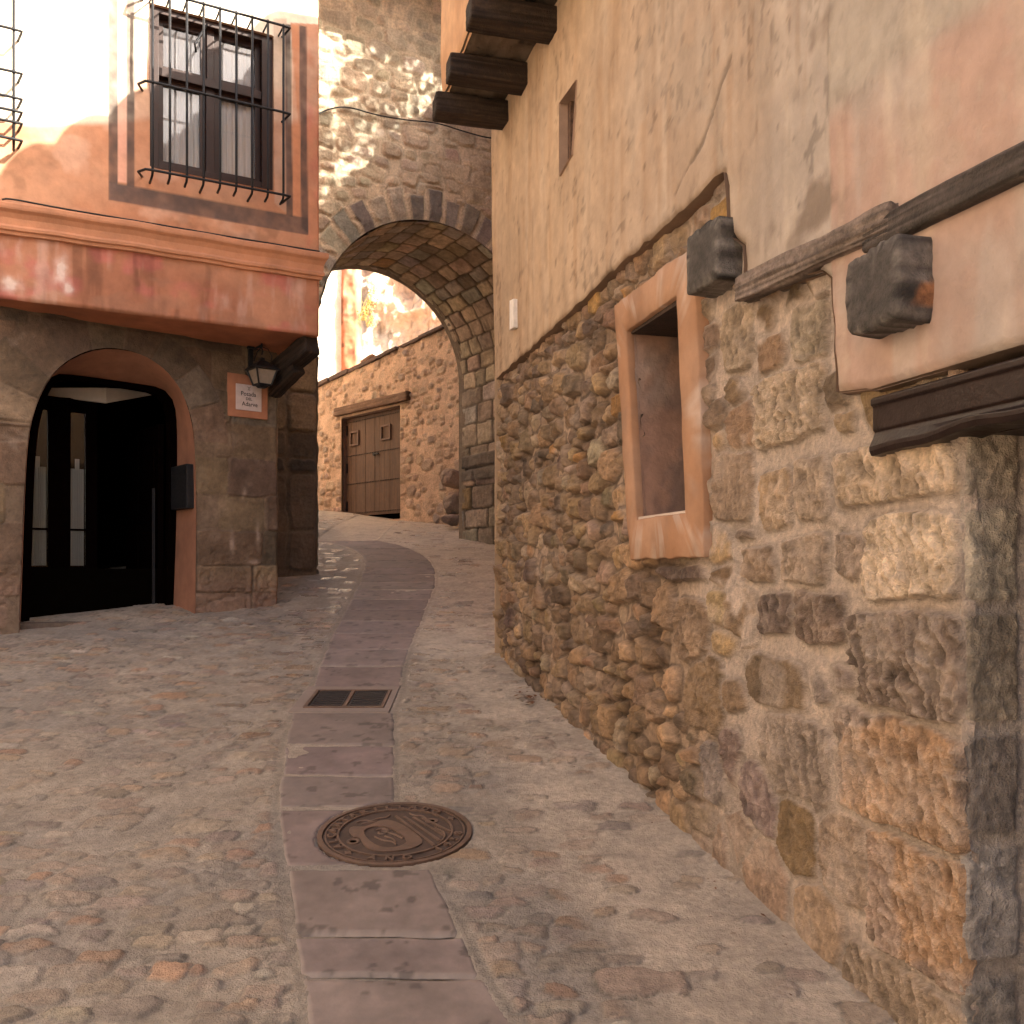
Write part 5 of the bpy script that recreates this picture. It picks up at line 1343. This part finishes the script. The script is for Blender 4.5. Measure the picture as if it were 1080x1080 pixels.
dry_shrub(392, 345, 19.5, 'smaller yellow dry shrub to the right on the rock ledge', .5, 5, 2)
dry_shrub(350, 399, 18.9, 'low dry grass tuft just above the wall coping at the left', .3, 8, 3) if False else None
# rough boulders stacked against the arch foot
def boulder(name, label, ctr, rad, c, seed, cat='rock', group=None):
    bm = bmesh.new(); bmesh.ops.create_icosphere(bm, subdivisions=5, radius=1)
    r = np.random.default_rng(seed); V = np.array([v.co[:] for v in bm.verts])
    d = 1.0+0*V[:, 0]
    for k in range(9):
        nrm = r.normal(size=3); nrm /= np.linalg.norm(nrm); lim = r.uniform(.62, .85); pj_ = V@nrm; V = V-np.outer(np.maximum(pj_-lim, 0)*.85, nrm)
    q = fbm(V[:, 0]*3+seed, V[:, 1]*3+V[:, 2]*2.1, 4, seed)*.13+fbm(V[:, 2]*8+seed, V[:, 1]*8-V[:, 0]*5, 3, seed+7)*.04
    V = V*(1+q)[:, None]*np.array(rad)+np.array(ctr)
    cc = np.array(c)*np.clip(1+.35*fbm(V[:, 0]*9, V[:, 2]*9+V[:, 1]*4, 4, seed+2), .4, 1.7)[:, None]
    me = bpy.data.meshes.new(name); bm.to_mesh(me); bm.free()
    me.vertices.foreach_set('co', V.astype(np.float32).ravel()); me.update(); me.polygons.foreach_set('use_smooth', [True]*len(me.polygons)); setcol(me, cc)
    o = link(name, me, None, M['rubble']); return tag(o, label, cat, group)
def bpos(px, py, Y): return ((px-HX)/FPX*Y, Y, (HY-py)/FPX*Y)
gg = 'boulders stacked by the arch foot'
boulder('boulder', 'pale pitted boulder, topmost of the stack beside the arch pier', bpos(478, 505, 15.0), (.20, .18, .19), (.36, .26, .19), 3, group=gg)
boulder('boulder', 'rough middle boulder of the stack beside the arch pier', bpos(478, 531, 14.95), (.22, .2, .20), (.34, .25, .185), 4, group=gg)
boulder('boulder', 'small low boulder on the ground at the foot of the stack', bpos(477, 549, 14.8), (.18, .15, .10), (.30, .22, .17), 5, group=gg)

# ================================================================ UNSEEN NEIGHBOURS ADDED TO SHADE THE STREET AND BOUNCE SUNLIGHT
nb = thing('rear_shade_house', 'plastered house joined to the back of the right-hand house before the gateway', 'house', (2.5, 9.4, -.3))  # added out of view; its eaves cut the sun on the gateway
NBp = Plane(.05, 11.4, .5, -1.0)
b = MB(); b.box(NBp, -.35, 3.3, -1.5, 6.02, -6, 0); b.build('wall', M['plaster'], nb, (.5, .36, .24))
b = MB(); slab4(b, NBp, -.4, 3.5, .30, 6.0, -4, 7.4, .06); rr_ = b.build('roof', M['tile'], nb)
tiles(NBp, -.4, 3.5, .30, .36, 6.06, .34, 4.3, .13, 'eaves_tiles', rr_)
oh = thing('added_street_house', 'ochre house across the lower end of the street behind the viewer', 'house', (-3, -17, -3.6))  # added behind the camera to enclose the light
b = MB(); b.abox(-9, 3, -22, -17, -6, 2.2); b.build('wall', M['plaster'], oh, (.5, .34, .22))
b = MB(); b.abox(-9.4, 3.4, -22.4, -16.6, 2.2, 2.35); b.build('roof', M['tile'], oh)
lo_ = thing('added_lower_house', 'plastered house on the left side lower down the street behind the viewer', 'house', (-6.5, 0, -1.6))  # added out of view to enclose and return light
b = MB(); b.abox(-11, -5.6, -6.5, 3.4, -4, 5.2); b.build('wall', M['plaster'], lo_, (.55, .46, .36))
b = MB(); b.abox(-11.3, -5.2, -6.8, 3.7, 5.2, 5.35); b.build('roof', M['tile'], lo_)
# unseen tree added behind the rear house to dapple the gateway
def tree():
    X0, Y0, Z0 = 3.7, 9.6, 5.2
    t = thing('dapple_tree', 'leafy tree rising from the terrace behind the right-hand house', 'tree', (X0, Y0, Z0))
    r = random.Random(12); br = MB(); lv = MB()
    def grow(p, d, l, rad, k):
        q = p+d*l; br.tube([p, q], [rad, rad*.7], 5)
        if k == 0:
            for _ in range(5):
                c = q+Vector([r.gauss(0, .22) for _ in range(3)]); u = Vector([r.gauss(0, 1) for _ in range(3)]).normalized()*.10; v = u.cross(Vector([r.gauss(0, 1) for _ in range(3)])).normalized()*.06
                lv.add([c-u, c+v, c+u, c-v], [(0, 1, 2, 3)])
            return
        for _ in range(3):
            nd = (d+Vector([r.gauss(0, .55), r.gauss(0, .55), r.gauss(.0, .3)])).normalized(); grow(q, nd, l*.78, rad*.62, k-1)
    grow(Vector((X0, Y0, Z0)), Vector((-.05, .1, 1)).normalized(), 1.15, .09, 5)
    br.build('trunk', M['bark'], t); lv.build('crown', M['green'], t)
tree()
bh = thing('bounce_house', 'cream plastered house on the far left side of the lane beyond the gateway', 'house', (-6.6, 15, .6))  # added out of view as a sunlit wall that bounces light
b = MB(); b.abox(-11, -5.9, 12.6, 18.6, -1, 7.5); b.build('wall', M['plaster'], bh, (.74, .54, .37))
b = MB(); b.abox(-11.3, -5.7, 12.3, 18.9, 7.5, 7.65); b.build('roof', M['tile'], bh)

# ================================================================ THINGS IN THE STREET
def ground_frame(px, py):
    x, y = ghit(px, py); z = float(gz(x, y)); s = (float(gz(x, y+.3))-float(gz(x, y-.3)))/.6
    ey = Vector((0, 1, s)).normalized(); ex = Vector((1, 0, 0)); ez = ex.cross(ey); return Vector((x, y, z)), ex, ey, ez
class GP:
    """adapter: u right, z (here v) up the street, d out of the ground"""
    def __init__(s, o, ex, ey, ez): s.o, s.ex, s.ey, s.ez = o, ex, ey, ez
    def P(s, u, v, d=0.0): return tuple(s.o+s.ex*u+s.ey*v+s.ez*d)
def text_mesh(txt, size, ext, bold=.0):
    cu = bpy.data.curves.new('t', 'FONT'); cu.body = txt; cu.size = size; cu.extrude = ext; cu.align_x = 'CENTER'; cu.resolution_u = 3; cu.offset = bold
    o = bpy.data.objects.new('t', cu); scene.collection.objects.link(o); dg = bpy.context.evaluated_depsgraph_get(); dg.update()
    me = bpy.data.meshes.new_from_object(o.evaluated_get(dg)); V = [tuple(v.co) for v in me.vertices]; F = [tuple(p.vertices) for p in me.polygons]
    bpy.data.objects.remove(o); bpy.data.meshes.remove(me); return V, F
def add_text(mb, pl, txt, size, cu_, cv, ang, d, ext=.002, bold=0.0, xs=1.0):
    V, F = text_mesh(txt, size, ext, bold); ca, sa = math.cos(ang), math.sin(ang)
    mb.add([pl.P(cu_+x*xs*ca-y*sa, cv+x*xs*sa+y*ca, d+z) for x, y, z in V], F)
def manhole():
    o, ex, ey, ez = ground_frame(417, 878); g = GP(o-ez*.001, ex, ey, ez); r_ = mr
    t = thing('manhole_cover', 'round rusty cast-iron manhole cover with raised lettering and a shield, set in the slab path', 'manhole cover', tuple(o))
    def ann(mb, r0, r1, d0, d1, n=96):
        rings = [[g.P(r*math.cos(a), r*math.sin(a), d) for a in np.linspace(0, 2*math.pi, n, endpoint=False)] for r, d in ((r0, d0), (r0, d1), (r1, d1), (r1, d0))]
        V = [p for rg in rings for p in rg]; F = []
        for k in range(4):
            for i in range(n): F.append((k*n+i, k*n+(i+1) % n, ((k+1) % 4)*n+(i+1) % n, ((k+1) % 4)*n+i))
        mb.add(V, F)
    m1 = MB(); ann(m1, r_*.935, r_, -.03, .008); m1.build('frame', M['cast'], t, bevel=.0015)
    m2 = MB(); ann(m2, .001, r_*.925, -.03, .001); m2.build('lid', M['cast_low'], t)
    m3 = MB(); ann(m3, r_*.725, r_*.752, -.001, .008); ann(m3, r_*.885, r_*.905, -.001, .006); m3.build('ring', M['cast'], t)
    R1 = r_*.82; sz = r_*.155
    top = 'ALCANTARILLADO'
    for i, ch in enumerate(top):
        a = math.radians(216-(216-54)*i/(len(top)-1)); ca = a-math.pi/2
        lt = MB(); add_text(lt, g, ch, sz, R1*math.cos(a)+sz*.36*math.cos(a+math.pi), R1*math.sin(a)+sz*.36*math.sin(a+math.pi), ca, .005, .005, .0016); lt.build('letter', M['cast'], t)
    for ch, dg_ in (('A', -103), ('Ñ', -88), ('O', -73), ('1', -42), ('9', -30), ('5', -18), ('8', -5)):
        a = math.radians(dg_); lt = MB(); add_text(lt, g, ch, sz, (R1+sz*.36)*math.cos(a), (R1+sz*.36)*math.sin(a), a+math.pi/2, .005, .005, .0016); lt.build('letter', M['cast'], t)
    for dg_ in (32, -128):
        a = math.radians(dg_); c = (R1*math.cos(a), R1*math.sin(a)); pts = [(c[0]+(sz*.45 if k % 2 == 0 else sz*.2)*math.cos(k*math.pi/4+a), c[1]+(sz*.45 if k % 2 == 0 else sz*.2)*math.sin(k*math.pi/4+a)) for k in range(8)]
        lt = MB(); lt.prism(g, pts, .0, .006); lt.build('star', M['cast'], t)
    sh = MB(); k = r_
    bowl = smooth_poly([(-.62, .02), (-.60, .18), (-.42, .12), (-.22, .42), (.02, .30), (.42, -.28), (.32, -.50), (.05, -.62), (-.22, -.60), (-.36, -.40), (-.44, -.18), (-.52, -.20)], 2, True)
    inn = smooth_poly([(-.44, .02), (-.30, .18), (-.10, .14), (.22, -.28), (.10, -.50), (-.12, -.50), (-.30, -.30)], 2, True)
    n = 64
    def rs(p):
        p = p+[p[0]]; return resample(p, n+1)[:-1]
    a_, b_ = rs(bowl), rs(inn)
    rings = [[g.P(u*k, v*k, d) for u, v in q] for q, d in ((a_, -.001), (a_, .006), (b_, .007), (b_, -.001))]
    sh.loft(rings, caps=False)
    for i in range(4):
        s0 = (-.06+.12*i, .52-.02*i); e0 = (.54+.06*i, -.42+.14*i); w_ = .020
        dx, dy = e0[0]-s0[0], e0[1]-s0[1]; l = math.hypot(dx, dy); nx, ny = -dy/l*w_, dx/l*w_
        sh.prism(g, [((s0[0]+nx)*k, (s0[1]+ny)*k), ((s0[0]-nx)*k, (s0[1]-ny)*k), ((e0[0]-nx)*k, (e0[1]-ny)*k), ((e0[0]+nx)*k, (e0[1]+ny)*k)], -.001, .006)
    # knotted figure inside the shield and scrollwork above it
    def rope(pts, rad): sh.tube([g.P(u*k, v*k, .003) for u, v in smooth_poly(pts, 2)], rad*k, 6)
    rope([(-.26, .04), (-.18, .10), (-.08, .04), (-.12, -.08), (-.22, -.06), (-.20, .02), (-.10, .0)], .016); rope([(-.12, -.02), (.0, -.08), (.12, -.22)], .013); rope([(-.25, -.15), (-.12, -.28), (.0, -.30), (.06, -.40)], .013); rope([(-.12, -.14), (.0, -.22), (.04, -.32)], .012)
    rope([(-.55, .30), (-.45, .38), (-.36, .34), (-.28, .44), (-.18, .46), (-.14, .54)], .015); rope([(-.48, .26), (-.36, .30), (-.28, .36)], .012)
    rope([(.58, -.38), (.66, -.2), (.64, -.0), (.5, .14)], .014); rope([(.12, .62), (.2, .52), (.3, .55), (.38, .40)], .014)
    sh.build('shield', M['cast'], t)
    for (u, v) in ((-.50, -.30), (.44, .36)):
        hl = MB(); hl.loft([[g.P((u+rr*math.cos(a))*k, (v+rr*math.sin(a))*k, d) for a in np.linspace(0, 2*math.pi, 24, endpoint=False)] for rr, d in ((.085, 0.0), (.085, .005), (.05, .005), (.045, .002))], caps=False)
        ho = hl.build('lifting_eye', M['cast'], t)
        h2 = MB(); h2.prism(g, [((u+.046*math.cos(a))*k, (v+.046*math.sin(a))*k) for a in np.linspace(0, 2*math.pi, 20, endpoint=False)], .0012, .0022)
        h2.build('lifting_hole', M['dark'], ho)
manhole()
def drain():
    o, ex, ey, ez = ground_frame(367.5, 739); g = GP(o+ez*.004, ex, ey, ez)
    x0 = ghit(325, 748)[0]; x1 = ghit(410, 748)[0]; w_ = (x1-x0)/2; y0 = ghit(367, 748)[1]-o.y; y1 = ghit(367, 729)[1]-o.y
    t = thing('drain_grate', 'rectangular iron drain grate with two slotted panels in the slab path', 'drain grate', tuple(o))
    f = MB(); k = .022
    f.box(g, -w_, w_, y0, y0+k, -.03, .010); f.box(g, -w_, w_, y1-k, y1, -.03, .010); f.box(g, -w_, -w_+k, y0+k, y1-k, -.03, .010); f.box(g, w_-k, w_, y0+k, y1-k, -.03, .010); f.box(g, -.012, .012, y0+k, y1-k, -.03, .008)
    f.build('frame', M['cast'], t, bevel=.003)
    for s in (-1, 1):
        b = MB(); a0, a1 = (-w_+k+.004, -.016) if s < 0 else (.016, w_-k-.004); n = 9
        for i in range(n):
            v = y0+k+.008+(y1-y0-2*k-.016)*i/(n-1); b.box(g, a0, a1, v-.011, v+.011, -.02, .004)
        b.box(g, a0, a0+.012, y0+k, y1-k, -.02, .003); b.box(g, a1-.012, a1, y0+k, y1-k, -.02, .003)
        b.build('slotted_panel', M['grate'], t, bevel=.002)
    p = MB(); p.box(g, -w_+k, w_-k, y0+k, y1-k, -.06, -.021); p.build('sump', M['dark'], t)
    # mortar bed round the grate
    m = MB(); e = .07
    m.box(g, -w_-e, w_+e*.6, y0-e*1.3, y0, -.03, .004); m.box(g, -w_-e, w_+e*.6, y1, y1+e*1.3, -.03, .004); m.box(g, -w_-e, -w_, y0, y1, -.03, .0035); m.box(g, w_, w_+e*.6, y0, y1, -.03, .0035)
    m.build('mortar_bed', M['slab'], t, (.24, .19, .16), bevel=.004)
drain()
# ---- wall lantern
def lantern():
    d0 = .0; u0, z0 = L.uv(264, 380, .02)
    t = thing('wall_lantern', 'small black iron lantern on a bracket above the street sign', 'lantern', L.P(u0, z0, 0))
    p = MB(); zt = L.uv(264, 367, .02)[1]; zb = L.uv(264, 396, .02)[1]
    p.box(L, u0-.022, u0+.022, zb, zt, 0.01, .035); p.box(L, u0-.035, u0+.035, zb-.012, zb+.006, .01, .05); p.box(L, u0-.035, u0+.03, zt-.01, zt+.01, .01, .05); p.build('wall_plate', M['iron'], t, bevel=.003)
    b = MB(); D = .20; ua = u0+.03
    b.tube([L.P(ua, zt-.01, .03), L.P(ua, zt-.005, D)], .011, 6); b.tube([L.P(ua, zt-.12, .03), L.P(ua, zt-.05, .10), L.P(ua, zt-.02, D-.02)], .007, 6)
    b.tube([L.P(ua, zt+.02, D), L.P(ua, zt-.03, D), L.P(ua, zt-.06, D+.02), L.P(ua, zt-.09, D)], .008, 6)
    b.tube([L.P(ua+.01, zt-.02, D), L.P(ua+.06, zt-.03, D), L.P(ua+.10, zt-.09, D), L.P(ua+.09, zt-.14, D)], .004, 5)
    b.build('bracket', M['iron'], t)
    cz = L.uv(276, 382, D)[1]; bz = L.uv(276, 406, D)[1]; tz_ = L.uv(276, 390, D)[1]
    cu_ = L.uv(276.5, 395, D)[0]
    def sq(h, z, ): 
        return [L.P(cu_+a*h, z, D+b_*h) for a, b_ in ((-1, -1), (1, -1), (1, 1), (-1, 1))]
    c = MB(); c.loft([sq(.118, tz_-.006), sq(.118, tz_+.006), sq(.075, tz_+.045), sq(.02, tz_+.085), sq(.016, tz_+.11)]); c.build('cap', M['iron'], t)
    bb = MB(); bb.loft([sq(.030, bz-.028), sq(.042, bz-.012), sq(.066, bz-.006), sq(.066, bz+.006)])
    for a, b_ in ((-1, -1), (1, -1), (1, 1), (-1, 1)):
        bb.tube([L.P(cu_+a*.062, bz, D+b_*.062), L.P(cu_+a*.100, tz_-.004, D+b_*.100)], .009, 5)
    bb.build('cage', M['iron'], t)
    gl = MB(); gl.loft([sq(.056, bz+.004), sq(.092, tz_-.008)]); gl.build('glass', M['frost'], t)
lantern()
# ---- street sign
def sign():
    q = pp(L, [(240.5, 393), (283, 398), (282, 443), (240, 438)], .03)
    u0 = (q[0][0]+q[3][0])/2; u1 = (q[1][0]+q[2][0])/2; z1 = (q[0][1]+q[1][1])/2; z0 = (q[2][1]+q[3][1])/2
    t = thing('street_sign', 'small white name plate in an orange painted border below the lantern', 'sign', L.P((u0+u1)/2, (z0+z1)/2))
    b = MB(); b.box(L, u0, u1, z0, z1, -.01, .030); b.build('border', M['orange'], t, (.34, .155, .09), bevel=.006)
    q = pp(L, [(249, 404), (276, 408), (275.5, 434.5), (248.7, 431.7)], .035)
    a0 = (q[0][0]+q[3][0])/2; a1 = (q[1][0]+q[2][0])/2; y1 = (q[0][1]+q[1][1])/2; y0 = (q[2][1]+q[3][1])/2
    p = MB(); p.box(L, a0, a1, y0, y1, .028, .038); pl_ = p.build('plate', M['marble'], t, bevel=.002)
    l = MB(); cx_ = (a0+a1)/2; hgt = y1-y0
    class LP:
        P = staticmethod(lambda u, z, d=0: L.P(u, z, d))
    add_text(l, LP, 'Posada', hgt*.235, cx_-.005, y0+hgt*.565, 0, .0385, .0006, .0006, .95)
    add_text(l, LP, 'DEL', hgt*.15, cx_, y0+hgt*.40, 0, .0385, .0006, .0006)
    add_text(l, LP, 'Adarve', hgt*.235, cx_+.008, y0+hgt*.17, 0, .0385, .0006, .0006, .95)
    for (pa, pb) in (((-.014, .93), (0, .86)), ((.014, .93), (0, .86)), ((0, .86), (0, .80)), ((-.012, .80), (.012, .80))):
        l.tube([L.P(cx_+pa[0], y0+hgt*pa[1], .039), L.P(cx_+pb[0], y0+hgt*pb[1], .039)], .0022, 5)
    l.build('lettering', M['letter'], pl_)
sign()
# ---- cables
def cable(name, label, pts, r=.006):
    pts = smooth_poly([tuple(p) for p in pts], 2); mb = MB(); mb.tube(pts, r, 6); c = sum((Vector(p) for p in pts), Vector())/len(pts)
    o = mb.build(name, M['cable'], None, smooth=True); tag(o, label, 'cable')
cb = [LU.P(*LU.uv(x, y, .05), .05) for x, y in ((2, 214), (9, 209), (60, 219), (120, 229), (180, 239), (230, 248), (280, 259), (320, 267), (337, 270))]
cable('cable', 'thin dark cable sagging along the top of the orange cornice', [(x, y, max(z, z_mid+.243)) for x, y, z in cb], .007)
cable('cable', 'thin cable strung across the pale stones above the arch', [A.P(*A.uv(x, y, .06), .06) for x, y in ((330, 122), (352, 113), (370, 113), (395, 121), (430, 127), (460, 129), (490, 139), (520, 147), (548, 145), (590, 140))], .008)
# ---- dead leaves swept against the wall foot
def leaves():
    r = random.Random(3); mb = MB()
    for k in range(70):
        if k < 26: x, y = ghit(560+r.gauss(0, 8), 741+r.gauss(0, 4))
        elif k < 34: x, y = ghit(548+r.gauss(0, 4), 732+r.gauss(0, 2))
        else:
            y = r.uniform(2.7, 6.8); x = R.x0+R.tx*(R.y0-y)/.968-.0 - r.uniform(.06, .30)
        z = float(gz(x, y))+.02+.02*float(fbm(np.array([x*.9]), np.array([y*.9]), 3, 40)[0])
        s = r.uniform(.010, .026)*(1 if k < 34 else .55); a = r.uniform(0, 6.28); u = Vector((math.cos(a), math.sin(a), r.uniform(-.3, .3)))*s; v = Vector((-math.sin(a), math.cos(a), r.uniform(-.4, .4)))*s*.45; c = Vector((x, y, z))
        mb.add([c-u, c-u*.3+v, c+u, c-u*.3-v], [(0, 1, 2, 3)])
    tag(mb.build('leaf_litter', M['leaf']), 'scattered brown leaf litter at the foot of the rubble wall', 'leaf litter', kind='stuff')
leaves()
